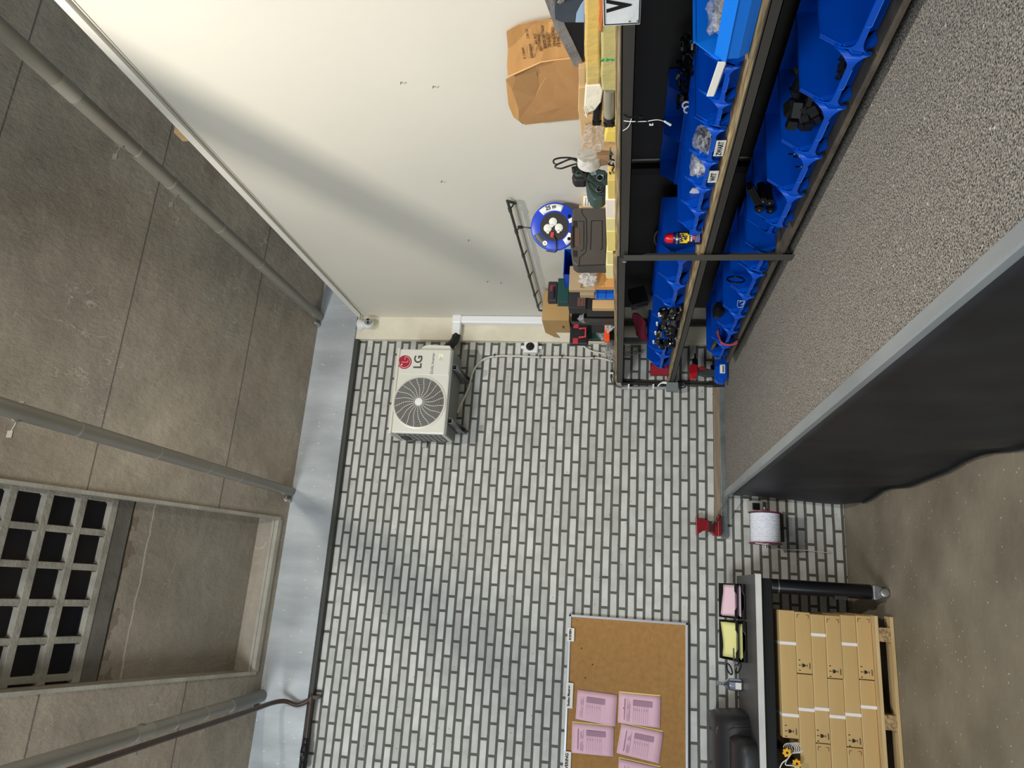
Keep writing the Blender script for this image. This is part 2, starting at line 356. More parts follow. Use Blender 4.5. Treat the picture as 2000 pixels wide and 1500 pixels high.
# ================================================================= fixed to ceiling and walls
galv = mat('dull_galvanised', (158,154,143), .42, metal=.35, col2=(140,136,126), scale=4, stretch=(1,.3,1), spec=.5)
steel = mat('bright_steel', (185,186,184), .3, metal=.9)
zinc = mat('zinc_plate', (150,153,154), .42, metal=.8, col2=(128,131,132), scale=20)
black = mat('black_plastic', (18,18,20), .45)
dark = mat('charcoal_plastic', (42,42,44), .5)
white = mat('white_plastic', (232,233,232), .35)
offw = mat('ivory_enamel', (216,216,206), .32, spec=.55)
paper = mat('white_paper', (238,236,228), .8)
ink = mat('black_ink', (25,25,28), .7)
def duct(label, X, Z, y0, cuts, hangers, knob=True):
    t = thing('ventilation_pipe', label, 'pipe', (X, -.08, Z), 'grey round pipes under the ceiling')
    b = M().cyl((X,y0,Z), (X,-.07,Z), .04, n=28)
    b.build('pipe_run', galv, t, smooth=True)
    for y, wdt in cuts: M().cyl((X,y,Z), (X,y+wdt,Z), .0415, n=28).build('joint_sleeve', mat('pale_galvanised', (166,163,152), .4, metal=.3), t, smooth=30)
    for y in hangers:
        h = M(); zt = zc(X-.1, y)
        h.tube(arc((X,y,Z), .045, -.3, math.pi+.3, XA, ZA, 14), .0035, 6)
        h.tube([(X-.045,y,Z), (X-.10,y,Z+.02)], .004, 6); h.obox((X-.105,y,Z+.02), (.016,.003,.014))
        h.build('hanger', mat('dull_hanger', (112,108,98), .55), t, smooth=30)
    if knob:
        k = M().cyl((X-.075,-.085,Z-.005), (X-.075,-.16,Z-.005), .018, .014, 16); k.cyl((X-.075,-.16,Z-.005), (X-.075,-.175,Z-.005), .010, n=12)
        k.box(X-.085, X+.0, -.12, -.10, Z+.03, zc(X, -.11)); k.build('end_bolt', steel, t, smooth=35)
    return t
duct('grey round pipe over the top of the cream wall', 2.14, 4.335, -7, [(-3.2,.13),(-2.62,.012),(-2.3,.012),(-1.75,.012),(-1.2,.012)], [-2.72,-2.22])
duct('grey round pipe between the cream wall and the roof light', .596, 4.364, -7, [(-2.55,.012),(-1.9,.012),(-1.35,.012),(-.95,.012)], [-2.9])
t3 = duct('grey round pipe with tied collar, left of the roof light', -.985, 4.38, -7, [(-1.58,.16),(-1.2,.012),(-.85,.01),(-.52,.015)], [-1.5])
p = PX(10, 1488, -.985)
e = M().tube(spline([(-.985,-.50,4.38), (-.985,-.3,4.375), (-.98,-.15,4.37), (-.975,-.07,4.36)], 5), .045, 24)
e.build('elbow', mat('grey_elbow', (128,130,126), .5, metal=.2), t3, smooth=True)
# brown gas pipe
gp = mat('brown_paint', (62,50,44), .38, col2=(80,60,52), scale=9)
t = thing('gas_pipe', 'thin dark brown pipe beside the collared grey pipe, bending along the beam', 'pipe', (-1.0,-.06,3.96))
pts = [V((-1.0,-7,4.215)), V((-1.0,-1.5,4.215))] + spline([(-1.0,-.50,4.205), (-.99,-.24,4.19), (-.985,-.15,4.13), (-1.01,-.11,4.05), (-.985,-.09,3.985), (-.955,-.078,3.955)], 6)
M().tube(pts, .017, 14).build('pipe_run', gp, t, smooth=True)
M().tube([(-.96,-.078,3.955), (-1.24,-.078,3.952)], .0145, 12).tube([(-1.5,-.078,3.952), (-3.2,-.078,3.95)], .0145, 12).build('pipe_run', gp, t, smooth=True)
f = M().cyl((-.945,-.078,3.955), (-.985,-.078,3.955), .021, n=14); f.obox((-.95,-.05,3.93), (.012,.04,.03)); f.cyl((-1.0,-.078,3.955), (-1.01,-.078,3.955), .018, n=12)
f.build('tee_joint', gp, t, smooth=35)
f = M().lathe([(.017,0),(.024,.01),(.024,.035),(.018,.045),(.03,.06),(.033,.09),(.03,.15),(.018,.17),(.024,.185),(.026,.22),(.016,.235)], (-1.235,-.078,3.953), (-1,0,0), 14)
f.obox((-1.34,-.10,3.953), (.012,.03,.012)); f.build('valve', black, t, smooth=35)
# wood block on top of the cream wall
wood = mat('pale_wood', (196,168,122), .65, col2=(170,140,98), scale=3, stretch=(14,1,14), detail=6)
M().box(2.15, 2.235, -2.75, -2.67, 3.975, 4.02).build('wood_block', wood, label='small light wood offcut lying on top of the cream wall', cat='wood block', bevel=.002)
# thin cable along the wall top to the camera
q = [V((2.15,-7,3.905)), V((2.15,-1.3,3.915)), V((2.148,-.5,3.915))]+spline([(2.14,-.35,3.915),(2.125,-.22,3.90),(2.10,-.14,3.93)], 5)
M().tube(q, .003, 6).build('camera_cable', mat('grey_cable', (118,114,104), .5), label='thin grey cable along the top edge of the cream wall', cat='cable')
# security camera
t = thing('security_camera', 'white round security camera in the top corner of the cream wall', 'camera', (2.09,-.07,3.83))
M().lathe([(.055,0),(.058,.006),(.05,.014),(.03,.03),(.026,.045)], (2.075,-.075,3.945), (0,-.35,-1), 28).build('mount', white, t, smooth=40)
M().box(2.045,2.10,-.10,-.055,3.90,3.95).build('bracket', white, t, bevel=.006)
eye = PY(719, 632, -.15); dirv = (CAM-eye).normalized(); sdv = (dirv+V((.45,0,.1))).normalized()
M().blob(eye, (.048,.048,.048), 24).build('ball', white, t, smooth=True)
fr = sdv.orthogonal().normalized(); fu = V((0,0,1)); fr = fu.cross(sdv).normalized(); fu = sdv.cross(fr)
M().lathe([(.034,.030),(.034,.036),(.026,.0465),(.0,.0475)], eye, sdv, 24).build('face_ring', mat('camera_grey', (150,152,152), .4), t, smooth=40)
for k, s_ in enumerate((-1, 1)):
    M().lathe([(.011,0),(.011,.004),(.006,.006),(0,.006)], eye+sdv*.045+fr*.013*s_+fu*.002*s_, sdv, 18).build('lens', black, t, smooth=40)
# white trunking and hose of the air conditioner
t = thing('pipe_trunking', 'white plastic trunking in the corner from the outdoor unit down to the shelf', 'trunking', (2.13,-.09,2.0))
wm = mat('white_trunking', (236,238,240), .3)
M().box(2.09, 2.158, -.125, -.056, 1.72, 3.035).build('trunking_length', wm, t, bevel=.012)
M().box(2.085, 2.163, -.13, -.054, 3.03, 3.115).build('elbow_cover', wm, t, bevel=.014)
M().box(1.985, 2.09, -.125, -.056, 3.035, 3.11).build('trunking_length', wm, t, bevel=.012)
h = M(); hp = spline([(1.995,-.09,3.07), (1.95,-.10,3.075), (1.90,-.13,3.09), (1.85,-.17,3.12), (1.815,-.19,3.135)], 7)
h.tube(hp, [.034 + .002*(i % 2) for i in range(len(hp))], 18); h.build('insulated_hose', black, t, smooth=35)
# outdoor unit
t = thing('air_conditioner', 'white outdoor air-conditioning unit with a round fan grille on the brick wall', 'air conditioner', (1.4,-.28,3.0))
ax0, ax1, az0, az1, af, ab = 1.055, 1.745, 3.0, 3.462, -.43, -.13
M().box(ax0, ax1, af, ab, az0+.012, az1-.02).build('housing', offw, t, bevel=.012)
M().box(ax0-.008, ax1+.008, af-.008, ab+.01, az1-.025, az1).build('top_cover', mat('ivory_top', (214,212,198), .35), t, bevel=.006)
M().box(ax0, ax1, af+.004, ab, az0-.004, az0+.014).build('base_pan', mat('grey_base_pan', (120,122,120), .5, metal=.3), t, bevel=.003)
M().box(1.53, ax1-.004, af-.004, af+.01, az0+.02, az1-.03).build('service_panel', offw, t, bevel=.004)
vc = M().prism([(0,0),(.045,.02),(.05,.20),(.04,.235),(0,.27)], (ax1,-.40,az0+.02), XA, ZA, (0,.22,0)); vc.build('valve_cover', offw, t, bevel=.006)
cx, cz, fr_ = 1.306, 3.238, .203
M().lathe([(fr_+.012,0),(fr_+.012,-.006),(fr_,-.008),(fr_-.004,0),(fr_-.004,.004)], (cx,af,cz), (0,1,0), 64).build('fan_ring', offw, t, smooth=40)
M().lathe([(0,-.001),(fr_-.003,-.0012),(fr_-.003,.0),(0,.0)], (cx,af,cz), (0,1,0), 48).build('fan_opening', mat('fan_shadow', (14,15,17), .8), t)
M().lathe([(0,-.022),(.030,-.020),(.033,-.012),(.033,0),(0,0)], (cx,af,cz), (0,1,0), 32).build('fan_hub', white, t, smooth=40)
g = M()
for i in range(19):
    r = .038+i*.0088
    g.tube([(cx+r*math.cos(a), af-.004-.012*(1-(r/fr_)**2), cz+r*math.sin(a)) for a in [2*math.pi*k/56 for k in range(56)]], .0012, 4, closed=True)
for k in range(20):
    a0 = 2*math.pi*k/20; pts = []
    for i in range(13):
        u = i/12; r = .032+u*(fr_-.034); a = a0+.5*u*u*(1 if u < .75 else 1)-.15*u
        if u > .7: a -= .9*(u-.7)**1.5
        pts.append((cx+r*math.cos(a), af-.006-.012*(1-(r/fr_)**2), cz+r*math.sin(a)))
    g.tube(pts, .0019, 5)
g.build('fan_grille', mat('grille_wire', (226,226,220), .4), t, smooth=40)
lv = M()
for k in range(9):
    z = az0+.05+k*.042; lv.box(ax0-.004, ax0+.001, af+.03, ab-.03, z, z+.006)
for k in range(5): y = af+.03+k*.06; lv.box(ax0-.006, ax0+.001, y, y+.006, az0+.04, az1-.05)
lv.build('side_grille', mat('side_grille_dark', (70,72,72), .5), t)
hd = M().box(ax0-.012, ax0, -.30, -.22, az1-.13, az1-.06); hd.build('hand_recess', black, t, bevel=.004)
# emblem and writing
red = mat('emblem_red', (160,22,50), .4); pink = mat('emblem_line', (240,190,190), .5); gtxt = mat('grey_lettering', (74,72,70), .5)
lx, lz = 1.632, 3.389
em = M().lathe([(0,-.0016),(.0555,-.0016),(.057,0),(0,0)], (lx,af-.0045,lz), (0,1,0), 40).build('emblem', red, t, smooth=30)
ln = M(); yy = af-.0068
ln.tube([(lx+.046*math.cos(a), yy, lz+.046*math.sin(a)) for a in [math.radians(88+ (360-96)*i/40) for i in range(41)]], .0028, 5)
ln.tube([(lx+.046, yy, lz), (lx+.018, yy, lz)], .0026, 5); ln.tube([(lx-.001,yy,lz+.026),(lx-.001,yy,lz-.026),(lx+.017,yy,lz-.026)], .0026, 5)
ln.blob((lx-.021,yy,lz+.022), (.0075,.002,.0075), 10); ln.build('emblem_face', pink, em, smooth=40)
text('LG', .092, (lx+.004,af-.0048,3.277), XA, ZA, gtxt, 'lettering', t, bold=.0022)
text('DUAL Inverter', .031, (1.625,af-.0048,3.158), XA, ZA, gtxt, 'lettering', t, sx=.93)
lb = M().box(1.645,1.705,af-.0056,af-.0045,3.075,3.115).build('sticker', mat('cream_sticker', (240,238,214), .6), t)
ii = M(); r2 = random.Random(3)
for k in range(6): ii.box(1.648, 1.66+r2.random()*.04, af-.0062, af-.0056, 3.079+k*.006, 3.081+k*.006)
ii.build('print', mat('grey_print', (120,118,110), .7), lb)
# wall bracket frame with two arms
t = thing('wall_bracket', 'zinc steel bracket with two arms carrying the outdoor unit', 'bracket', (1.4,0,2.93))
M().box(1.02,1.74,-.03,-.001,3.255,3.295).build('rail', zinc, t, bevel=.002)
for x in (1.60, 1.165):
    a = M().box(x-.02,x+.02,-.035,0,2.93,3.25); a.box(x-.02,x+.02,-.42,-.03,2.962,2.966)
    for s_ in (-1, 1): a.prism([(-.43,2.966),(-.43,2.99),(-.03,2.99),(-.03,2.93),(-.07,2.93)], (x+s_*.019,0,0), YA, ZA, (.002*s_,0,0))
    a.build('arm', zinc, t, bevel=.001)
    for y in (-.36,-.19): M().cyl((x,y,2.966),(x,y,3.0),.018,n=12).build('rubber_foot', black, t, smooth=40)
# white hose from the unit to the shelf
hose = mat('cream_hose', (205,203,190), .45)
t = thing('cable_conduit', 'long bent cream conduit from under the outdoor unit along the bricks', 'conduit', (1.7,-.03,1.8))
path = spline([PY(x, y, (-.12,-.08,-.05)[i] if i < 3 else -.022) for i, (x, y) in enumerate([(893,806),(903,784),(915,758),(924,726),(940,705),(966,696),(1010,695.5),(1050,697.5),(1100,697.5),(1140,699.5),(1170,699),(1197,706)])], 6)
M().tube(path, .0085, 10).build('conduit_tube', hose, t, smooth=True)
M().tube([path[0]+V((-.01,0,.0)), path[0]+V((-.06,0,.02)), path[0]+V((-.07,.0,.06))], .011, 10).build('cable_gland', black, t, smooth=True)
for x, y in ((966,696),(1055,698),(1098,698),(1160,699)):
    c_ = PY(x, y, -.018); M().box(c_.x-.006, c_.x+.018, -.03, -.003, c_.z-.008, c_.z+.008).build('clip', dark, t)
t = thing('cable_conduit', 'short slanting cream conduit under the red and black toolbox', 'conduit', (1.8,-.03,1.8))
M().tube(spline([PY(x, y, -.02) for x, y in ((1132,668),(1140,676),(1150,683),(1165,688),(1192,692))], 5), .0075, 10).build('conduit_tube', hose, t, smooth=True)
M().box(*(lambda c_: (c_.x-.01,c_.x+.01,-.035,0,c_.z-.006,c_.z+.006))(PY(1185,691,-.02))).build('clip', dark, t)
# isolator switch
t = thing('isolator_switch', 'white isolator switch with a round black knob on the bricks', 'switch', (1.91,-.03,2.365))
M().box(1.858,1.955,-.055,0,2.372,2.49).build('switch_box', white, t, bevel=.008)
k = M().lathe([(.035,0),(.035,.006),(.022,.008),(.022,.014)], (1.908,-.055,2.437), (0,-1,0), 28); k.obox((1.908,-.072,2.437), (.022,.006,.007), Matrix.Rotation(.25, 3, 'Y')); k.build('knob', black, t, smooth=35)
M().box(1.90,1.925,-.03,0,2.49,2.52).box(1.90,1.925,-.03,0,2.34,2.372).build('gland', white, t, bevel=.003)
# dark rod on stand-offs along the cream wall
t = thing('steel_rail', 'dark slanting steel rod on stand-offs fixed to the cream wall', 'rail', (2.12,-1.1,2.33))
rdm = mat('dark_rod', (74,76,70), .45, metal=.5)
a_ = PX(991,392,2.115); b_ = PX(1053,606,2.115)
rod = [V((2.155,a_.y+.10,a_.z-.03)), V((2.12,a_.y+.01,a_.z+.003)), a_] + [a_.lerp(b_, k/6) for k in range(1, 6)] + [b_, V((2.13,b_.y+.05,b_.z-.03)), V((2.155,b_.y+.12,b_.z-.05))]
M().tube(rod, .0085, 10).build('rod', rdm, t, smooth=True)
for u in (.06, .22, .42, .62, .82, .95):
    c_ = a_.lerp(b_, u); M().cyl(c_, (2.16, c_.y+.01, c_.z-.02), .0045, n=8).cyl(c_-V((0,.02,0)), c_+V((0,.02,0)), .0115, n=10).build('stand_off', rdm, t, smooth=30)
M().tube([(2.152,a_.y+.06,a_.z-.03), (2.152,b_.y+.1,b_.z-.03)], .004, 6).build('back_wire', mat('grey_wire', (150,150,142), .5), t)
# little nails in the wall
nm = mat('nail_grey', (120,116,108), .5, metal=.4)
for i, (x, y) in enumerate(((783,160),(846,168),(862,353),(915,468),(952,549),(978,551))):
    c_ = PX(x, y, 2.16)
    M().tube([c_+V((.01,0,0)), c_+V((-.012,0,0)), c_+V((-.014,-.012,-.006))], .002, 6).build('wall_nail', nm, label=NAILS[i], cat='nail', group='bent nails in the cream wall', origin=c_)
# socket box under the desk deck, near the spool
t = thing('wall_socket', 'grey wall socket under the carpeted deck by the string spool', 'socket', (.655,-.02,.60))
c_ = PY(1475, 990, -.02); M().box(c_.x-.04,c_.x+.045,-.04,0,c_.z-.055,c_.z+.055).build('socket_plate', mat('socket_grey', (170,170,164), .5), t, bevel=.006)
M().box(c_.x-.025,c_.x+.028,-.044,-.03,c_.z-.03,c_.z+.025).build('socket_hole', black, t, bevel=.004)
# ----------------------------------------------------------------- cork board
def PB(x, y, Y=-.035): return PY(x, y, Y)
t = thing('notice_board', 'cork notice board in a silver frame on the brick wall', 'board', (-.83,-.02,1.14))
bx0, bx1, bz0, bz1 = -1.42, -.213, 1.142, 2.02
cork = mat('cork', (176,132,78), .85, col2=(158,116,66), scale=26, detail=8, lo=.3, hi=.75, bump=.25, bscale=160)
M().box(bx0,bx1-.01,-.022,0,bz0+.01,bz1-.01).build('cork_panel', cork, t)
alu = mat('silver_frame', (206,208,214), .35, metal=.6)
fm = M().box(bx0,bx1,-.034,0,bz1-.018,bz1).box(bx0,bx1,-.034,0,bz0,bz0+.018).box(bx1-.018,bx1,-.034,0,bz0,bz1).box(bx0,bx0+.018,-.034,0,bz0,bz1)
fm.build('frame', alu, t, bevel=.003)
def on_board(x, y): return PY(x, y, -.0235)
# paper signs clipped over the top edge
def sign(s, x0, y0, x1, y1, size, label):
    a = PY(x0,y0,-.036); b = PY(x1,y1,-.036)
    t = thing('paper_sign', label, 'sign', ((a.x+b.x)/2, -.0365, b.z))
    m_ = M().box(a.x,b.x,-.0365,-.0352,a.z,b.z); m_.build('sheet', paper, t)
    text(s, size, ((a.x+b.x)/2, -.0368, (a.z+b.z)/2+.004), XA, ZA, ink, 'lettering', t, bold=.0012)
sign('SCREEN', 1109,1226, 1121,1253, .022, 'white paper sign reading SCREEN on the notice board frame')
sign('Sunlux Montage', 1106,1333, 1118,1384, .0225, 'white paper sign reading Sunlux Montage on the board frame')
sign('LEVERING', 1102,1467, 1114,1515, .030, 'white paper sign ending in VERING at the picture edge')
pm = mat('pink_paper', (236,190,208), .8, col2=(242,200,214), scale=4); ym = mat('yellow_paper', (238,214,140), .8); gm = mat('pale_grey_print', (150,120,140), .8); gm2 = mat('grey_table_print', (176,140,160), .8)
def sheet(cs, label, hd, seed, yl=True):
    c = [PY(x, y, -.030) for x, y in cs]      # top-left, top-right, bottom-right, bottom-left of the sheet as it hangs
    P = lambda u, v, d=0: (c[0].lerp(c[1], u)).lerp(c[3].lerp(c[2], u), v)+V((0,-d,0))
    t = thing('pink_form', label, 'paper', (c[3]+c[2])/2, 'pink forms pinned to the cork board')
    m_ = M(); n = 6
    for k in range(2 if yl else 1):
        pass
    g = M(); vs = [P(i/n, j/n, .004*math.sin(3.1*i/n+seed)*math.sin(2*j/n+1)+.0005) for j in range(n+1) for i in range(n+1)]
    fs = [(j*(n+1)+i, j*(n+1)+i+1, (j+1)*(n+1)+i+1, (j+1)*(n+1)+i) for j in range(n) for i in range(n)]
    g.add(vs, fs); g.build('sheet', pm, t, smooth=True, solid=.0006)
    if yl:
        q = [P(.02,-.006,-.006), P(1.05,-.006,-.006), P(1.05,.99,-.006), P(.02,.99,-.006)]
        M().add(q, [(0,1,2,3)]).build('yellow_copy', ym, t, solid=.0006)
    pr = M(); rr = random.Random(seed)
    def bar(u0, u1, v0, v1): pr.add([P(u0,v0,.0055), P(u1,v0,.0055), P(u1,v1,.0055), P(u0,v1,.0055)], [(0,1,2,3)])
    v = .10
    if hd: bar(.12,.82,.135,.15); v = .2
    for k in range(4): bar(.08, .3+.25*rr.random(), v+.022*k, v+.022*k+.005); bar(.5, .6+.25*rr.random(), v+.022*k, v+.022*k+.005)
    for k in range(8): bar(.06, .78, v+.15+.05*k, v+.153+.05*k)
    for k in range(6): bar(.45, .53, v+.17+.06*k, v+.176+.06*k)
    pr.build('print', gm, t, solid=.0003)
    tb = M(); P2 = [P(.62,v+.14,.0052), P(.80,v+.14,.0052), P(.80,v+.60,.0052), P(.62,v+.60,.0052)]
    tb.add(P2, [(0,1,2,3)]); tb.build('table_print', gm2, t, solid=.0003)
sheet([(1124,1404),(1128,1347),(1206,1357.5),(1202,1419)], 'pink form pinned beside the board frame under the Sunlux sign', 0, 1, False)
sheet([(1207,1411),(1209.5,1353),(1290.5,1361),(1289,1422)], 'pink form lower down, beside the one under the Sunlux sign', 1, 2)
sheet([(1116.5,1470),(1118,1412),(1199,1420),(1198,1478)], 'pink form pinned beside the board frame, second from the right', 1, 3)
sheet([(1204.5,1471),(1214,1414),(1295.5,1431),(1287,1491.5)], 'tilted pink form with a torn edge, lower down the board', 1, 4)
sheet([(1206,1545),(1209,1482),(1291,1500),(1288,1560)], 'pink form at the left edge of the picture, low on the board', 1, 5)
gold = mat('brass_pin', (214,180,110), .3, metal=.7)
for (x, y), lb_ in zip(((1125.6,1213),(1272.5,1226.5),(1267,1249)), ['brass pin in the upper corner of the cork, beside the frame', "brass pin far down the empty cork, nearer the board's right edge", 'brass pin far down the empty cork, beside the other brass pin']):
    c_ = on_board(x, y); M().blob(c_+V((0,-.003,0)), (.006,.004,.006), 12).build('push_pin', gold, label=lb_, cat='pin', group='brass pins in the cork', smooth=True, origin=c_)
for (x, y), lb_ in zip(((1135.7,1266.5),(1157,1298),(1143,1324),(1218,1383),(1152,1407)), ['dark pin near the SCREEN sign in the bare cork', 'small dark pin in the middle of the bare cork', 'dark pin halfway between the SCREEN and Sunlux signs', 'dark pin through the lower pink form', 'dark pin at the foot of the upper pink form']):
    c_ = on_board(x, y); M().blob(c_+V((0,-.004,0)), (.0045,.004,.0045), 10).build('push_pin', black, label=lb_, cat='pin', group='dark pins in the cork', smooth=True, origin=c_)
# ================================================================= carpeted deck along the cream wall
t = thing('carpeted_deck', 'long raised deck with speckled grey carpet, grey edge trim and black cloth skirt', 'deck', (1.4,-4,0))
carpet = mat('speckled_carpet', (46,44,43), .95, col2=(196,190,181), scale=190, detail=3, lo=.34, hi=.70, bump=.7, bscale=170, spec=.1, speck=((225,220,210), 17, .035))
M().box(.772,2.155,-10,-.045,.80,.857).build('carpet', carpet, t)
trim = mat('grey_edge_trim', (128,133,136), .38, col2=(150,154,156), scale=5, stretch=(1,.3,1))
M().prism([(.722,.822),(.722,.866),(.727,.872),(.770,.872),(.778,.862),(.778,.822)], (0,-10,0), XA, ZA, (0,9.965,0)).build('edge_trim', trim, t)
M().box(.735,.79,-9.9,-.06,.74,.822).build('side_rail', mat('dark_rail', (44,45,46), .5), t)
M().box(.9,2.12,-9.9,-.06,.72,.80).build('deck_frame', black, t)
cloth = mat('black_cloth', (29,31,35), .5, col2=(40,42,47), scale=4, detail=4, spec=.35, bump=.12, bscale=9)
g = M(); ny, nz = 150, 22
for j in range(nz+1):
    for i in range(ny+1):
        u = i/ny; v = j/nz; y = -.215-(u**1.25)*8.6
        if v > .8: y -= .33*max(0, (v-.8)/.2)**2*max(0, 1-u*14)
        dr = v**1.3; wv = noise.noise(V((y*1.7, v*1.2, 3)))*.055 + noise.noise(V((y*3.6+v*2.4, v*2.5, 9)))*.022 + .008*math.sin(y*9+v*3)
        g.v.append(V((.722-.028*dr+wv*dr*(1-.35*v)-.012*(v > .97), y, .838*(1-v)+.004)))
for j in range(nz):
    for i in range(ny): a = j*(ny+1)+i; g.f.append((a, a+1, a+ny+2, a+ny+1))
sk = g.build('cloth_skirt', cloth, t, smooth=True, solid=.003)
hm = [g.v[nz*(ny+1)+i]+V((-.006,0,.018)) for i in range(ny+1)]
M().tube(hm, .006, 6).build('hem', cloth, sk, smooth=True)
# batten and steel strip on the bricks behind the deck
t = thing('wall_batten', 'wooden batten with a grey steel strip along the bricks, holding the red vice', 'batten', (1.0,-.02,.848))
M().box(.43,1.60,-.03,-.001,.896,.942).build('wood_strip', mat('aged_wood', (150,134,112), .7, col2=(120,106,88), scale=4, stretch=(1,8,8), detail=6), t, bevel=.002)
M().box(.412,1.60,-.042,-.001,.85,.896).build('steel_strip', mat('worn_steel', (138,146,146), .4, metal=.5, col2=(112,120,120), scale=9), t, bevel=.002)
# ================================================================= shelving
ply = mat('ply_edge', (186,164,124), .7, col2=(112,94,68), scale=7, stretch=(1,1,26), detail=6, lo=.35, hi=.65)
ply2 = mat('board_edge', (168,150,116), .75, col2=(128,112,84), scale=14, detail=7)
smet = mat('shelf_steel', (58,57,54), .42, metal=.3, col2=(72,70,66), scale=3, stretch=(1,.4,1))
bpan = mat('shelf_back_grey', (58,58,57), .6)
t = thing('storage_shelf', 'long black steel shelving with worn wooden boards, standing on the carpeted deck', 'shelf', (1.88,-3.4,.857))
SX0, SX1 = 1.614, 2.14
def board(y0, y1, d):
    for z, zb, nm_, w_ in ((1.690+d, 1.648+d, 'shelf_board', ply), (1.278+d, 1.243+d, 'shelf_board', ply)):
        M().box(SX0, SX1, y0, y1, z, z+.021).build(nm_, w_, t, bevel=.002)
        m_ = M().box(SX0-.006, SX0-.003, y0, y1, zb, z+.004); m_.box(SX0-.006, SX0+.03, y0, y1, zb, zb+.003); m_.box(SX0-.006, SX0+.034, y0, y1, z-.003, z)
        m_.build('front_beam', smet, t)
    M().box(SX0, SX1, y0, min(y1,-.63), .900+d, .913+d).build('shelf_board', mat('dark_board_edge', (60,56,50), .7, col2=(96,88,74), scale=9), t, bevel=.001)
board(-8.2, -2.37, 0); board(-2.37, -.05, .012)
M().box(2.138,2.152,-8.2,-2.42,.88,1.655).build('back_panel', bpan, t); M().box(2.138,2.152,-2.30,-.38,.88,1.665).build('back_panel', bpan, t)
for y, mt_ in ((-2.37, smet), (-6.5, smet)):
    m_ = M().box(1.596,1.599,y-.045,y+.012,.857,1.672); m_.prism([(0,0),(.04,0),(.04,.003),(0,.003)], (1.596,y+.012,.857), XA, YA, (0,0,.83))
    m_.build('upright', mat('upright_steel', (84,82,78), .4, metal=.35), t, bevel=.0008)
M().cyl((1.594,-2.345,1.668),(1.606,-2.345,1.668),.011,.008,14).build('bolt', steel, t, smooth=40)
M().box(1.606,1.612,-.052,-.012,.857,1.675).box(1.606,1.65,-.016,-.012,.857,1.675).build('upright', smet, t)
for y in (-2.36,): M().box(2.10,2.136,y-.03,y+.03,.86,1.66).build('upright', mat('black_steel', (14,14,14), .5), t)
M().box(2.10,2.136,-.10,-.06,.86,1.66).build('upright', smet, t)
# grey conduit with clips and junction box on the shelf end
t = thing('shelf_conduit', 'grey plastic conduit with white clips along the end of the shelving', 'conduit', (1.45,-.03,1.2))
gpl = mat('grey_pvc', (150,152,156), .4)
a_ = PY(1214,757.5,-.03); b_ = PY(1302,757.5,-.03)
M().tube([a_, b_], .013, 14).build('conduit_tube', gpl, t, smooth=True)
cpts = spline([PY(x,y,-.03) for x,y in ((1194,722),(1193.5,735),(1194,742),(1197,749),(1203,754),(1214,757))], 6)
M().tube(cpts, .005, 8).build('cable_loop', dark, t, smooth=True)
M().tube([PY(1193,700,-.02), PY(1193,738,-.02)], .010, 12).build('conduit_tube', gpl, t, smooth=True)
for x in (1228,1276):
    c_ = PY(x,755,-.035); M().box(c_.x-.02,c_.x+.018,-.052,0,c_.z-.007,c_.z+.007).build('clip', white, t, bevel=.002)
c_ = PY(1193,729,-.035); M().box(c_.x-.006,c_.x+.006,-.045,-.001,c_.z-.02,c_.z+.018).build('clip', white, t, bevel=.002)
t = thing('junction_box', 'grey junction box with a white cable gland at the end of the shelving', 'junction box', (1.55,-.12,1.23))
a_ = PY(1302,746,-.13); b_ = PY(1325,762,-.13)
M().box(b_.x,a_.x,-.13,-.06,b_.z,a_.z).build('box_body', mat('grey_box', (120,128,130), .45), t, bevel=.004)
M().box(b_.x+.03,a_.x+.03,-.11,-.06,b_.z+.002,a_.z-.002).build('box_back', mat('grey_box_dark', (88,92,92), .5), t, bevel=.003)
M().tube(spline([PY(1302,748,-.12),PY(1297,747,-.12),PY(1290,749,-.11),PY(1285,754,-.08)],5), .0055, 8).build('white_cable', white, t, smooth=True)
M().cyl(PY(1302,747.5,-.12), PY(1293,747,-.12), .011, .009, 12).build('gland', white, t, smooth=35)
M().tube(spline([PY(1325,749,-.1),PY(1334,748,-.1),PY(1339,753,-.1),PY(1336,757,-.08),PY(1326,758,-.06)],5), .005, 8).build('black_cable', black, t, smooth=True)
# ================================================================= red vice and its handle
t = thing('bench_vice', 'small red cast vice screwed to the batten, its bar leaning on the deck', 'vice', (.49,-.07,.9))
vr = mat('vice_red', (140,24,30), .35, col2=(104,14,20), scale=14, detail=6)
P_ = lambda x, y, Y=-.09: PY(x, y, Y)
b = M().prism([(0,0),(.025,0),(.025,.155),(.0,.155)], (P_(1407,1053).x*0+.425,-.105,.905), ZA, XA, (0,.075,0)); b.build('base', vr, t, bevel=.004)
b = M().prism([(.93,.475),(.93,.515),(1.0,.535),(1.06,.545),(1.082,.565),(1.088,.562),(1.085,.42),(1.06,.44),(1.03,.46),(.98,.452),(.96,.425),(.93,.43)], (0,-.10,0), ZA, XA, (0,.06,0)); b.build('jaw', vr, t, bevel=.006)
M().box(.45,.53,-.108,-.098,.955,1.0).build('slide', mat('vice_dark', (60,14,18), .5), t, bevel=.003)
M().cyl((.512,-.14,.975),(.512,-.09,.975),.016,n=14).build('screw', mat('dark_steel', (70,66,62), .4, metal=.6), t, smooth=40)
e1 = PX(1423, 968, .72)
M().tube([V((.512,-.135,.975))-(e1-V((.512,-.135,.975))).normalized()*.015, e1+V((-.008,0,.004))], .0055, 10).build('bar', mat('bar_grey', (116,114,108), .4, metal=.5), t, smooth=True)
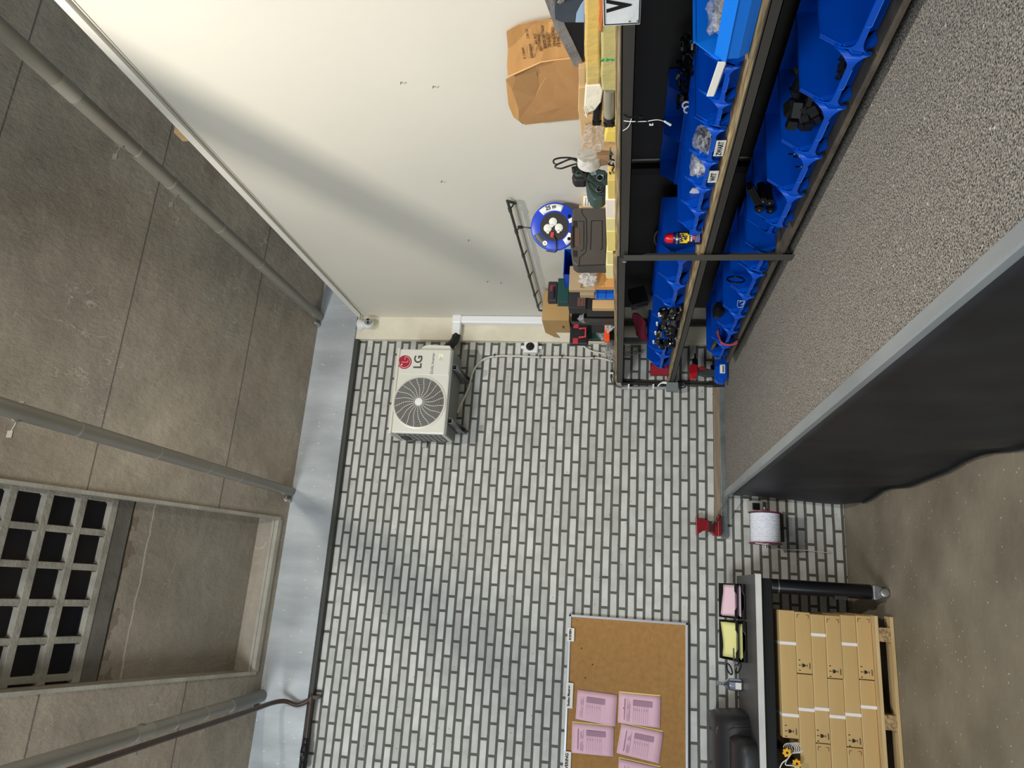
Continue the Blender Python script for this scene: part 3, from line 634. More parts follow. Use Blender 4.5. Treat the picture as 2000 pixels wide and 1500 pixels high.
# ================================================================= spool of white cord
t = thing('cord_spool', 'large spool of white cord with dark pink ends hanging on the bricks', 'spool', (.49,-.2,.49))
ycs = -.19; xa = .383; xb = .598; zc_ = .607; R0 = .105
pinkp = mat('spool_pink', (128,36,72), .4)
cordm = mat('white_cord', (240,242,250), .65, col2=(214,218,234), scale=160, stretch=(1,.3,.3), bump=.25, bscale=240)
for x in (xa-.006, xb):
    M().lathe([(.03,0),(R0+.012,0),(R0+.012,.006),(.03,.006)], (x,ycs,zc_), XA, 40).build('spool_end', pinkp, t, smooth=30)
prof = []
n = 30
for k in range(n):
    x0 = (xb-xa-.004)*k/n
    for q in (0, .33, .66): prof.append((R0-.004+.0035*math.sin(math.pi*(q+.17))+.002*noise.noise(V((k*.7,0,0))), x0+q*(xb-xa)/n))
M().lathe([(0,0)]+prof+[(0,xb-xa-.004)], (xa+.002,ycs,zc_), XA, 48).build('cord_winding', cordm, t, smooth=50)
M().cyl((xa-.03,ycs,zc_),(xb+.045,ycs,zc_),.008,n=12).build('spindle', steel, t, smooth=True)
M().box(xb+.02,xb+.03,ycs-.01,-.002,zc_-.012,zc_+.012).box(xb+.005,xb+.06,-.008,-.001,zc_-.05,zc_+.05).build('hook', mat('hook_grey', (150,150,144), .4, metal=.6), t)
M().box(.41,.62,-.03,-.002,.44,.50).build('wall_bracket', mat('dark_brown_bracket', (60,50,38), .6), t, bevel=.003)
tail = spline([(xa-.008,ycs-.10,zc_+.09),(xa-.014,ycs-.11,zc_+.03),(xa-.012,ycs-.10,zc_-.01)]+[PY(x,y,-.12+.02*i) for i,(x,y) in enumerate([(1510,1069),(1524,1073),(1550,1074),(1580,1075),(1603,1079),(1621,1079)])], 7)
M().tube(tail, .0028, 7).build('loose_cord', white, t, smooth=True)
# ================================================================= table
t = thing('desk', 'dark grey topped table with a silver edge and round black legs', 'table', (-.75,-.42,0))
lam = mat('grey_laminate', (70,71,72), .42, col2=(78,79,80), scale=2)
TX0, TX1, TY0, TY1 = -1.75, .143, -.80, -.05
M().box(TX0,TX1,TY0+.004,TY1,.759,.793).build('table_top', lam, t, bevel=.001)
M().box(TX0,TX1+.002,TY0-.002,TY0+.006,.757,.794).build('edge_band', mat('silver_edge', (196,196,194), .4, col2=(214,214,210), scale=12, stretch=(.5,1,1)), t, bevel=.001)
M().box(TX0+.05,TX1-.02,-.77,-.70,.685,.757).build('apron', mat('black_beam', (16,17,20), .4), t, bevel=.004)
M().box(TX0+.05,TX1-.02,-.15,-.10,.69,.757).build('apron', black, t)
M().box(.06,.10,-.75,-.12,.69,.75).build('cross_rail', black, t)
lm = mat('leg_black', (17,18,21), .32)
for y in (-.755, -.14):
    if y < -.5:
        M().lathe([(.044,0),(.046,.01),(.046,.60),(.044,.605)], (.078,y,.085), ZA, 28).build('leg', lm, t, smooth=40)
        M().lathe([(.0465,0),(.0465,.006)], (.078,y,.645), ZA, 28).build('ring', steel, t, smooth=40)
        f = M().prism([(-.045,.09),(.045,.09),(.047,.07),(.03,.035),(.026,.015),(.012,.003),(-.012,.003),(-.026,.015),(-.03,.035),(-.047,.07)], (.078,y-.055,0), XA, ZA, (0,.09,0)); f.build('foot_casting', zinc, t, bevel=.008)
        M().lathe([(.02,0),(.024,.002),(.024,.02),(.02,.022)], (.078,y-.06,.028), (0,-1,0), 20).build('foot_wheel', steel, t, smooth=35)
        M().box(.02,.045,y-.03,y+.03,.235,.31).build('latch', dark, t, bevel=.004)
    else: M().cyl((.085,y,0),(.085,y,.69),.02,n=16).build('leg', lm, t, smooth=True)
M().cyl((TX0+.1,-.755,0),(TX0+.1,-.755,.69),.045,n=24).build('leg', lm, t, smooth=True)
# ================================================================= pallet and boxes
t = thing('pallet', 'pale wooden pallet with chipboard blocks under the long boxes', 'pallet', (-.67,-.48,0))
pw = mat('pallet_wood', (206,180,132), .75, col2=(178,150,104), scale=3, stretch=(1,9,9), detail=7, bump=.2, bscale=60)
chip = mat('chipboard', (186,156,112), .85, col2=(112,88,60), scale=70, detail=3, bump=.4, bscale=130)
px0, px1 = -1.265, -.062
for y in (-.86, -.53, -.20): M().box(px0,px1,y,y+.10,0.002,.022).build('bottom_plank', pw, t, bevel=.002)
for i, y in enumerate((-.86,-.72,-.58,-.44,-.30,-.18)): M().box(px0,px1,y,y+.11,.090,.108).build('top_plank', pw, t, bevel=.002)
for x in (-.21,-.70,-1.22):
    for y in (-.86,-.53,-.20): M().box(x,x+.082,y+.003,y+.098,.022,.090).build('block', chip, t, bevel=.001)
kr = mat('kraft_cardboard', (196,166,112), .75, col2=(184,152,100), scale=1.4, stretch=(.6,1,5), bump=.04, bscale=90)
kr2 = mat('cardboard_edge', (214,188,138), .8)
strap = mat('white_strap', (232,228,226), .4)
zr = [.109,.199,.290,.381,.466,.558,.655]
FY = -.79
def long_box(r, x1, x0, straps, mark, corner, label, dy=0, tape=None):
    z0 = zr[6-r]; z1 = zr[7-r]; y0 = FY+dy
    t = thing('long_box', label, 'box', ((x0+x1)/2, y0+.32, z0), 'long cardboard boxes stacked on the pallet')
    M().box(x0+.001,x1-.001,y0,y0+.64,z0+.0008,z1-.0008).build('carton', kr, t, bevel=.0025)
    M().box(x0+.003,x1-.003,y0-.0012,y0+.01,z1-.006,z1-.002).build('flap_edge', kr2, t)
    for px_, py_ in straps:
        s_ = PY(px_, py_, y0).x
        M().box(s_-.009,s_+.009,y0-.002,y0+.642,z0-.0002,z1+.0002).build('strap', strap, t)
    if mark is not None:
        k = M(); mx_, mz = mark, (z0+z1)/2
        def q(u0,u1,v0,v1): k.box(mx_+u0, mx_+u1, y0-.0012, y0-.0002, mz+v0, mz+v1)
        k.prism([(-.011,.014),(.011,.014),(.009,.002),(.003,-.004),(-.003,-.004),(-.009,.002)], (mx_,y0-.0012,mz), XA, ZA, (0,.001,0)); q(-.0015,.0015,-.014,-.004); q(-.008,.008,-.016,-.0135)
        for a in (-.03,0,.03): k.prism([(-.002,.024),(.002,.024),(.003,.034),(-.003,.034)], (mx_+a,y0-.0012,mz), XA, ZA, (0,.001,0))
        q(-.006,.006,.018,.0195); q(-.018,.018,-.030,-.0275); q(-.018,.014,-.034,-.032)
        k.build('fragile_print', ink, t)
    if corner is not None:
        k = M(); w2 = .0012
        for v, s_ in ((z1-.012,-1),(z0+.012,1)):
            k.box(corner-.022, corner, y0-.0012, y0-.0002, v-w2, v+w2); k.box(corner-w2*2, corner, y0-.0012, y0-.0002, v, v+s_*.016)
        k.build('corner_print', ink, t)
    return t
e2 = .50
long_box(1, -.065, -.805, [(1535,1256),(1545,1397)], -.765, None, 'topmost long box of the stack under the table, two white straps')
long_box(1+1, -.070, -.432, [], -.385, -.085, 'short-looking box end in the second layer, with fragile print at its end')
long_box(2, -.435, -1.19, [(1573,1386)], None, None, 'long strapped box in the second layer, left of the printed one')
long_box(3, -.078, -.815, [(1597,1240),(1604,1385)], -.775, None, 'long box in the third layer, two straps close to its middle')
long_box(3, -.818, -1.19, [], None, -.835, 'box in the third layer reaching the picture edge, corner marks', dy=.004)
long_box(4, -.078, -.445, [], -.405, -.10, 'box in the fourth layer with corner marks and crumpled lower corner', dy=-.006)
long_box(4, -.448, -1.19, [(1634,1400)], None, None, 'long box in the fourth layer with one strap', dy=.002)
long_box(5, -.070, -.82, [(1655,1258),(1665,1396)], -.785, None, 'long box in the fifth layer with two white straps')
long_box(5, -.823, -1.19, [], None, -.84, 'box in the fifth layer reaching the picture edge, corner marks', dy=.003)
long_box(6, -.066, -.437, [], -.395, -.085, 'bottom layer box with dark corner marks, resting on the pallet', dy=-.004)
long_box(6, -.44, -1.19, [(1693,1381)], None, None, 'long bottom layer box with a torn patch, resting on the pallet')
# yellow star-headed tube motors with white cables lying on the boxes
yel = mat('yellow_plastic', (240,178,40), .4)
for i, (x, y, lb_) in enumerate(((1537.5,1470.5,'yellow star-headed motor nearer the table top, on the boxes'), (1556.5,1492,'yellow star-headed motor lower down, on the boxes'))):
    c_ = PY(x, y, -.845); bz = .56+.0335
    t = thing('tube_motor', lb_, 'motor', (c_.x,-.7,c_.z-.03), 'yellow star-headed motors')
    st = []
    for k in range(48):
        a = 2*math.pi*k/48; r = .0235+.0035*math.cos(7*a); st.append((r*math.cos(a), r*math.sin(a)))
    M().prism(st, (c_.x,-.845,c_.z), XA, ZA, (0,.014,0)).build('star_wheel', yel, t, bevel=.002)
    M().lathe([(.006,-.002),(.008,.002),(.005,.002)], (c_.x,-.846,c_.z), YA, 12).build('wheel_hub', black, t)
    M().cyl((c_.x,-.831,c_.z),(c_.x-.0,-.45,c_.z),.022,n=18).build('motor_tube', black, t, smooth=True)
    p0 = c_+V((0,.004,-.01))
    M().tube(spline([p0+V((-.005,0,-.012)), p0+V((-.03,-.012,.01)), p0+V((-.055,-.01,.04)), p0+V((-.09,.02,.05))] if i == 0 else [p0+V((-.02,0,0)), p0+V((-.01,-.012,.035)), p0+V((-.01,-.005,.075)), p0+V((.02,.01,.06))], 6), .0032, 7).build('cable', white, t, smooth=True)
t = thing('cable_coil', 'coil of white cable lying against the end of the topmost long box', 'cable', (-.83,-.78,.60))
for k in range(5):
    c_ = PY(1538+k*4.2, 1457, -.80)
    M().tube([V((c_.x-.012+.026*math.cos(a), c_.y+.01*math.cos(a)+k*.004, c_.z+.032*math.sin(a)-.01)) for a in [2*math.pi*i/28 for i in range(28)]], .0025, 6, closed=True).build('cable_turn', white, t, smooth=True)
# ================================================================= on the table
blk = mat('tray_black', (20,20,22), .3)
def tray(x0, x1, yb, yf, z, label, pmat, pname, seed, lean):
    t = thing('letter_tray', label, 'tray', ((x0+x1)/2, (yb+yf)/2, z), 'black letter trays on the table')
    w2 = .003; h = .15
    M().box(x0,x1,yb-w2,yb,z,z+h).build('back_panel', blk, t, bevel=.001)
    for x in (x0, x1-w2):
        M().prism([(yb,0),(yb,h),(yb-.06,h*.9),(yf+.02,.062),(yf,.05),(yf,0)], (x,0,z), YA, ZA, (w2,0,0)).build('side_panel', blk, t, bevel=.001)
    for k, zz in enumerate((z+.004, z+.055)):
        M().box(x0,x1,yf,yb,zz,zz+w2).build('tray_floor', blk, t)
        xm = (x0+x1)/2; ww = (x1-x0)/2
        fr_ = M().prism([(-ww,0),(ww,0),(ww,.020),(ww*.55,.020),(ww*.35,.006),(-ww*.35,.006),(-ww*.55,.020),(-ww,.020)], (xm,yf,zz), XA, ZA, (0,-.006,0)); fr_.build('front_lip', blk, t, bevel=.002)
    return t
def papers(name, label, x0, x1, y0, y1, z, n, mt_, seed, prn=True):
    r = random.Random(seed)
    t = thing(name, label, 'papers', ((x0+x1)/2, (y0+y1)/2, z))
    for k in range(n):
        g = M(); dx = r.uniform(-.006,.006); dz = .0035*k; N_ = 8
        for j in range(N_+1):
            for i in range(N_+1):
                u = i/N_; v = j/N_; g.v.append(V((x0+(x1-x0)*u+dx, y0+(y1-y0)*v, z+dz+.095*v**1.3+.010*math.sin(3*u+k*.5+seed)*v)))
        for j in range(N_):
            for i in range(N_): a = j*(N_+1)+i; g.f.append((a, a+1, a+N_+2, a+N_+1))
        g.build('sheet', mt_, t, smooth=True, solid=.0008)
tray(-.150, .083, -.20, -.42, .794, 'black letter tray with pink sheets at the end of the table', None, '', 1, 0)
papers('pink_sheets', 'curled pink sheets standing in the black tray at the table end', -.135, .070, -.40, -.22, .822, 3, mat('light_pink_paper', (240,208,220), .8), 1)
tray(-.425, -.165, -.20, -.44, .794, 'black letter tray with yellow sheets, next to the bottle', None, '', 2, 0)
papers('yellow_sheets', 'thick curled pad of yellow sheets in the black tray near the bottle', -.405, -.185, -.42, -.22, .820, 5, mat('light_yellow_paper', (238,236,160), .8), 2)
t = thing('scissors', 'black handled scissors lying against the end of the tray with yellow sheets', 'scissors', (-.46,-.30,.80))
for s_ in (-1, 1):
    c_ = V((-.475+.006*s_, -.34, .868-.03*s_))
    M().tube([c_+V((.034*math.cos(a), .004*s_, .015*math.sin(a)))+V((0,0,.012*math.cos(a)*-s_)) for a in [2*math.pi*k/24 for k in range(24)]], .005, 8, closed=True).build('handle', blk, t, smooth=True)
    M().prism([(0,0),(.10,.004),(.10,.012),(0,.014)], (-.445,-.34+.003*s_,.850-.01*s_), XA, ZA, (0,.002,0)).build('blade', steel, t)
# clear glass bottle
t = thing('glass_bottle', 'small clear glass bottle with a narrow neck on the table', 'bottle', (-.59,-.2,.794))
glass = mat('clear_glass', (226,232,246), .04, trans=1, ior=1.45); 
M().lathe([(.001,.0),(.036,.0),(.041,.006),(.041,.075),(.036,.094),(.018,.112),(.011,.125),(.011,.158),(.016,.162),(.016,.170),(.009,.170),(.007,.125),(.015,.108),(.033,.090),(.037,.075),(.037,.008),(.001,.006)], (-.592,-.2,.7945), ZA, 40).build('bottle_glass', glass, t, smooth=60)
M().prism([(-.022,.0),(.020,.0),(.020,.038),(-.022,.038)], (-.595,-.243,.806), XA, ZA, (0,.001,0)).build('bottle_label', paper, t)
# black machine cover
t = thing('machine_cover', 'black padded cover draped over a machine on the table', 'cover', (-.95,-.42,.794))
cv = mat('black_vinyl', (34,35,38), .42, col2=(42,43,47), scale=3, bump=.1, bscale=14)
def loft(secs, name, mt_, par, n=26):     # rounded boxes stacked in Z
    g = M()
    for (cx_, cy_, sx_, sy_, z_, p_) in secs:
        for k in range(n):
            a = 2*math.pi*k/n; c1, s1 = math.cos(a), math.sin(a)
            g.v.append(V((cx_+sx_*math.copysign(abs(c1)**p_, c1), cy_+sy_*math.copysign(abs(s1)**p_, s1), z_)))
    for i in range(len(secs)-1):
        for k in range(n): g.f.append((i*n+k, i*n+(k+1) % n, (i+1)*n+(k+1) % n, (i+1)*n+k))
    g.f.append(tuple(range(n-1,-1,-1))); g.f.append(tuple(range((len(secs)-1)*n, len(secs)*n)))
    return g.build(name, mt_, par, smooth=50)
loft([(-1.02,-.28,.275,.235,.794,.35),(-1.02,-.28,.272,.232,.86,.35),(-1.02,-.27,.262,.21,.95,.35),(-1.02,-.25,.25,.17,.995,.4),(-1.02,-.24,.235,.15,1.005,.45)], 'cover_body', cv, t)
loft([(-1.05,-.60,.19,.15,.794,.35),(-1.05,-.60,.192,.155,.85,.35),(-1.05,-.58,.185,.15,.90,.4),(-1.05,-.55,.17,.13,.925,.45)], 'cover_front', cv, t)
M().tube(spline([(-.80,-.51,.80),(-.805,-.52,.86),(-.82,-.50,.91),(-.87,-.47,.945),(-.95,-.455,.955),(-1.1,-.45,.956),(-1.27,-.45,.955)], 6), .004, 8).build('piping', mat('shiny_black', (60,61,64), .25), t, smooth=True)
M().tube(spline([(-.79,-.40,.93),(-.83,-.42,.985),(-.9,-.41,.995),(-1.1,-.41,.995),(-1.25,-.41,.995)], 6), .003, 8).build('piping', mat('shiny_black', (60,61,64), .25), t, smooth=True)
# ================================================================= blue open-fronted bins
blue = mat('bin_blue', (0,78,192), .36, col2=(0,70,178), scale=2, spec=.4)
blue_in = blue
def flare(w, zc_, hw, end, rise, n=8):     # lip outline: narrow in the middle, flaring to the ends; (y, z)
    up = []; lo = []
    for i in range(n+1):
        t = i/n; a = t*math.pi/2; up.append((-w/2+.20*w*(1-math.cos(a)), zc_+hw+rise*(1-math.sin(a))))
    for i in range(n+1):
        t = i/n; a = t*math.pi/2; lo.append((-w/2+.17*w*(1-math.cos(a)), zc_-hw-end*(1-math.sin(a))))
    U = up+[(-p[0], p[1]) for p in reversed(up)]; L_ = lo+[(-p[0], p[1]) for p in reversed(lo)]
    return list(reversed(L_))+U if False else [( -w/2, zc_-hw-end)]+[p for p in lo[1:]]+[(-p[0],p[1]) for p in reversed(lo)]+[(-p[0],p[1]) for p in up]+[p for p in reversed(up)]
def make_bin(w, d, h, label, group, loc):
    t = thing('storage_bin', label, 'bin', loc, group); th = .003; k = h/.125
    zl = .046*k; hw = .0068*k; w2 = w/2
    def L(m_): m_.v = [v+V(loc) for v in m_.v]; return m_
    b = M().box(.060*k,d,-w2+.006,w2-.006,0,th); b.box(d-th,d,-w2,w2,0,h)
    for s_ in (-1, 1):
        b.prism([(.030*k,0),(d,0),(d,h),(.062*k,h),(.035*k,zl+.036*k),(.004,zl+.010*k),(.0,zl-.01*k),(.020*k,.018*k),(.026*k,.006*k)], (0,s_*(w2-th) if s_ > 0 else -w2,0), XA, ZA, (0,th,0))
    b.prism([(.062*k,0),(.065*k,0),(.054*k,zl*.72),(.014,zl),(.006,zl),(.050*k,zl*.72)], (0,-w2+.006,0), XA, ZA, (0,w-.012,0))
    L(b).build('bin_body', blue, t, bevel=.0008)
    f = M(); zq = zl+.004*k; n8 = 8; cols = []
    for i in range(n8+1):
        a = i/n8*math.pi/2; cols.append((-w2+.20*w*(1-math.cos(a)), zq+hw+.038*k*(1-math.sin(a)), zq-hw-.030*k*(1-math.sin(a))))
    cols = cols+[(-c[0], c[1], c[2]) for c in reversed(cols)]; nc = len(cols)
    for y_, zu, zd in cols: f.v += [V((0,y_,zd)), V((0,y_,zu)), V((.006,y_,zd)), V((.006,y_,zu))]
    for i in range(nc-1):
        a = 4*i; b_ = a+4; f.f += [(a,a+1,b_+1,b_), (a+2,b_+2,b_+3,a+3), (a+1,a+3,b_+3,b_+1), (a,b_,b_+2,a+2)]
    f.f += [(0,2,3,1), (4*nc-4,4*nc-3,4*nc-1,4*nc-2)]
    f.v = [V((v.x + max(0, v.z-(zl+.014*k))*.95 + max(0, (zl-.008*k)-v.z)*.10 - .004, v.y, v.z)) for v in f.v]
    L(f).build('front_lip', blue, t)
    r = M()
    for s_ in (-1, 1):
        r.box(.060*k,d,s_*w2-.004,s_*w2+.004,h-.004,h)
        r.prism([(.060*k,h),(.064*k,h-.004),(.030*k,zl+.030*k),(.026*k,zl+.034*k)], (0,s_*w2-.004,0), XA, ZA, (0,.008,0))
    r.box(d-.008,d,-w2,w2,h-.004,h); L(r).build('rim', blue, t, bevel=.001)
    l = M().box(-.0056,-.0042,-w2*.55,w2*.2,zl-.004*k,zl-.003*k).box(-.0056,-.0042,w2*.2,w2*.21,zl-.004*k,zl+.008*k)
    L(l).build('label_slot', mat('bin_blue_edge', (50,130,225), .3), t)
    return t
G1 = 'blue bins on the middle shelf board'; G2 = 'blue bins on the bottom shelf board'
def put_bin(y0, y1, x, z, d, h, label, group): return make_bin(abs(y1-y0)-.008, d, h, label, group, (x, (y0+y1)/2, z))
ZB, ZM = .914, 1.300; ZB2, ZM2 = .926, 1.312
put_bin(-4.34, -4.04, 1.625, ZB, .40, .165, 'blue bin at the top edge of the picture on the bottom board', G2)
put_bin(-4.04, -3.738, 1.625, ZB, .40, .165, 'large empty-looking blue bin, first at the top end of the bottom board', G2)
put_bin(-3.736, -3.484, 1.625, ZB, .40, .165, 'second blue bin on the bottom board, dark and nearly empty', G2)
put_bin(-3.482, -3.190, 1.625, ZB, .40, .165, 'blue bin on the bottom board heaped with square black parts', G2)
put_bin(-3.188, -2.912, 1.625, ZB, .40, .165, 'blue bin on the bottom board holding black rings', G2)
put_bin(-2.910, -2.630, 1.625, ZB, .40, .165, 'blue bin on the bottom board overflowing with black tubes', G2)
put_bin(-2.620, -2.425, 1.70, ZB, .32, .165, 'blue bin set back on the bottom board beside the upright', G2)
put_bin(-2.33, -2.13, 1.64, ZB2, .32, .145, 'blue bin just behind the shelf upright on the bottom board', G2)
put_bin(-2.12, -1.83, 1.625, ZB2, .40, .145, 'blue bin with a black hose ring on the bottom board', G2)
put_bin(-1.82, -1.53, 1.625, ZB2, .40, .145, 'blue bin with white scribble on its lip, bottom board', G2)
put_bin(-1.52, -1.25, 1.625, ZB2, .40, .145, 'blue bin holding a dark lump, between the scribbled and pink bins', G2)
put_bin(-1.24, -.96, 1.625, ZB2, .40, .145, 'blue bin with pink cables spilling over its lip', G2)
put_bin(-.95, -.68, 1.625, ZB2, .40, .145, 'last blue bin of the bottom board, black and gold tool inside', G2)
put_bin(-3.704, -3.517, 1.63, ZM, .34, .125, 'blue bin on the middle board with white folded strips', G1)
put_bin(-3.515, -3.377, 1.635, ZM, .34, .120, 'narrow blue bin between the strips bin and the ZWART bin', G1)
bz = put_bin(-3.374, -3.166, 1.63, ZM, .34, .125, 'blue bin with a handwritten ZWART label', G1)
bw = put_bin(-3.164, -2.972, 1.63, ZM, .34, .125, 'blue bin with a handwritten WIT label', G1)
put_bin(-2.970, -2.780, 1.63, ZM, .34, .125, 'unlabelled blue bin right after the WIT bin, small white card inside', G1)
put_bin(-2.778, -2.590, 1.63, ZM, .34, .125, 'empty blue bin on the middle board next to the spray can', G1)
put_bin(-2.30, -1.965, 1.63, ZM2, .36, .17, 'large blue bin just behind the shelf upright, middle board', G1)
put_bin(-1.96, -1.645, 1.63, ZM2, .36, .17, 'large blue bin beside the heap of black fittings, middle board', G1)
put_bin(-1.64, -1.335, 1.63, ZM2, .36, .17, 'large blue bin under the near half of the black fittings', G1)
put_bin(-1.33, -1.025, 1.63, ZM2, .36, .17, 'large blue bin under the far half of the black fittings', G1)
put_bin(-1.02, -.71, 1.63, ZM2, .36, .17, 'large blue bin second from the brick wall, middle board', G1)
put_bin(-.70, -.40, 1.63, ZM2, .36, .17, 'empty large blue bin nearest the brick wall, in front of the red brush', G1)
# small lip of a bin set at an angle next to the last small bin
t = thing('storage_bin', 'blue bin turned at an angle beside the spray can', 'bin', (1.66,-2.54,ZM), G1)
M().prism([(0,0),(.03,0),(.05,.03),(.045,.055),(.0,.04)], (1.64,-2.585,ZM+.01), YA, ZA, (.05,0,0)).build('bin_body', blue, t, bevel=.002)
# big bins in the second row
for (y0, y1, zt, lb_) in ((-3.10,-2.78,1.50,'tall dark blue bin behind the WIT bin in the second row'), (-2.77,-2.43,1.50,'tall dark blue bin behind the spray can in the second row')):
    t = thing('deep_bin', lb_, 'bin', (1.86,(y0+y1)/2,ZM), 'tall blue bins in the second row')
    b = M().prism([(1.985,0),(2.13,0),(2.13,zt-ZM),(2.04,zt-ZM),(1.985,.12)], (0,y0,ZM), XA, ZA, (0,.004,0)).prism([(1.985,0),(2.13,0),(2.13,zt-ZM),(2.04,zt-ZM),(1.985,.12)], (0,y1-.004,ZM), XA, ZA, (0,.004,0))
    b.box(1.985,1.989,y0,y1,ZM,ZM+.12).box(2.126,2.13,y0,y1,ZM,zt).box(1.985,2.13,y0,y1,ZM,ZM+.004); b.build('bin_body', blue, t, bevel=.001)
    M().box(1.980,1.992,y0,y1,ZM+.10,ZM+.13).build('front_lip', blue, t, bevel=.003)
# big light bin at the top edge, standing forward
t = thing('storage_bin', 'big blue bin with a straight bright lip at the top edge of the picture', 'bin', (1.70,-4.0,ZM), G1)
b = M()
y0, y1 = -4.16, -3.775
b.prism([(0.02,0),(.30,0),(.30,.165),(.07,.165),(.0,.095),(.0,.03)], (1.60,y1-.004,ZM+.003), XA, ZA, (0,.004,0)).prism([(0.02,0),(.30,0),(.30,.165),(.07,.165),(.0,.095),(.0,.03)], (1.60,y0,ZM+.003), XA, ZA, (0,.004,0))
b.box(1.62,1.90,y0,y1,ZM+.001,ZM+.005).box(1.897,1.90,y0,y1,ZM,ZM+.165); b.prism([(.0,.03),(.02,0),(.024,0),(.004,.03),(.004,.07),(.0,.07)], (1.60,y0,ZM+.003), XA, ZA, (0,y1-y0,0))
b.build('bin_body', mat('bin_blue_light', (10,118,224), .35), t, bevel=.004)
M().prism([(-.010,.066),(.006,.070),(.030,.098),(.016,.102)], (1.60,y0-.004,ZM+.003), XA, ZA, (0,y1-y0+.008,0)).build('front_lip', mat('bin_blue_light', (10,118,224), .35), t, bevel=.002)
M().box(1.665,1.90,y1-.008,y1+.002,ZM+.160,ZM+.17).build('rim', mat('bin_blue_light', (10,118,224), .35), t, bevel=.002)
# handwritten labels
card = mat('label_card', (214,212,204), .7)
for b_, s_, yc, ww in ((bz,'ZWART',-3.275,.10), (bw,'WIT',-3.08,.085)):
    lb = M().prism([(0,.0),(ww,0),(ww,.036),(0,.036)], (1.618,yc-ww/2,ZM+.004), YA, ZA, (.001,0,0)).build('name_card', card, b_)
    text(s_, .030 if s_ == 'WIT' else .027, (1.6172,yc,ZM+.021), -YA, ZA, ink, 'handwriting', lb, bold=.0004, sx=1.0 if s_ == 'WIT' else .9)
# ----------------------------------------------------------------- contents
gl = mat('gloss_black', (16,16,17), .22); mattb = mat('matt_black', (20,20,21), .55); brs = mat('worn_gold', (150,128,70), .4, metal=.6)
def heap(name, label, cat, ctr, ext, n, size, seed, mt_=None, kind='stuff', pins=True, parent=None):
    r = random.Random(seed); g = M(); c = V(ctr)
    for i in range(n):
        a = V((r.uniform(-1,1), r.uniform(-1,1), r.uniform(-1,1)))
        p_ = c+V((a.x*ext[0], a.y*ext[1], abs(a.z)*ext[2]*(1-.35*abs(a.y))))
        R = Matrix.Rotation(r.uniform(0,6), 3, 'Z') @ Matrix.Rotation(r.uniform(-.8,.8), 3, 'X')
        g.obox(p_, (size*r.uniform(.5,1.1), size*r.uniform(.4,.8), size*r.uniform(.3,.6)), R)
    o = g.build(name, mt_ or gl, label=label, cat=cat, kind=kind, bevel=.001)
    return o
heap('black_parts', 'heap of square black plastic parts in a bottom board bin', 'parts', (1.79,-3.34,ZB+.02), (.10,.10,.16), 46, .028, 1, mattb)
heap('black_parts', 'loose black parts in the second bottom bin', 'parts', (1.80,-3.60,ZB+.01), (.09,.08,.05), 24, .022, 2, mattb)
heap('black_parts', 'black clips lying in the back of the biggest bottom bin', 'parts', (1.86,-3.90,ZB+.01), (.08,.10,.05), 24, .02, 12, mattb)
for i in range(4):
    c_ = V((1.70+.03*i, -3.01-.025*(i % 2), ZB+.045+.012*i))
    M().tube([c_+V((.026*math.cos(a)*.5, .026*math.cos(a)*.8, .026*math.sin(a))) for a in [2*math.pi*k/22 for k in range(22)]], .0035, 6, closed=True).build('black_ring', gl, label='%s black ring in the bottom board bin' % ('foremost','second','third','rearmost')[i], cat='ring', group='black rings in a bin', smooth=True)
def tube_piece(name, label, cat, a, b, r, mt_, group=None, r_in=None):
    t = thing(name, label, cat, ((V(a)+V(b))/2), group)
    M().cyl(a, b, r, n=20).build('sleeve', mt_, t, smooth=35)
    d = (V(b)-V(a)).normalized()
    M().lathe([(r*.45,-.0008),(r*.6,-.0008),(r*.6,0)], a, d, 16).build('bore', mat('bore_dark', (4,4,4), .8), t)
    M().cyl(V(a)-d*.004, V(a), r*.22, n=10).build('pin', steel, t, smooth=35)
    return t
q1 = PX(1476,395,1.68); q2 = PX(1452,372,1.74)
t = thing('black_bracket', 'black profile bracket leaning out of the tube bin, two bright edges', 'bracket', (1.72,-2.8,1.08))
R_ = Matrix.Rotation(.35, 3, 'Z') @ Matrix.Rotation(-.5, 3, 'X')
g = M().obox(PX(1472,378,1.72), (.028,.05,.014), R_); g.build('profile', gl, t, bevel=.003)
for s_ in (-1, 1): M().obox(PX(1472,378,1.72)+R_@V((-.012,0,.0145*s_)), (.002,.048,.0012), R_).build('edge_strip', mat('edge_grey', (110,112,112), .3, metal=.5), t)
for i, (x, y) in enumerate(((1503,396),(1483,410),(1505,412),(1490,393),(1497,425))):
    c_ = PX(x, y, 1.70); tube_piece('black_tube', '%s black tube end in the overflowing bottom bin' % ('topmost','lower left','lower right','middle','lowest')[i], 'tube', c_, c_+V((.10,.03,.0)), .019, gl, 'black tube ends in a bin')
M().tube([PX(1437,546,1.68)+V((.05*math.cos(a)*.9, .075*math.cos(a)*.8, .045*math.sin(a))) for a in [2*math.pi*k/40 for k in range(40)]], .005, 8, closed=True).build('hose_ring', gl, label='large black hose ring standing in a bottom board bin', cat='ring', smooth=True)
g = M(); r = random.Random(4)
c_ = PX(1403, 612, 1.70)
g = M().blob(c_+V((.02,0,.0)), (.05,.07,.035), 14, .25, 3); g.build('dark_lump', mattb, label='dark lump of tape in the bin before the pink cables', cat='tape roll', smooth=True)
pk = mat('pink_cable', (196,70,100), .45)
t = thing('pink_cables', 'bundle of pink and black cables spilling over a bin lip near the bricks', 'cable', (1.62,-1.1,ZB2))
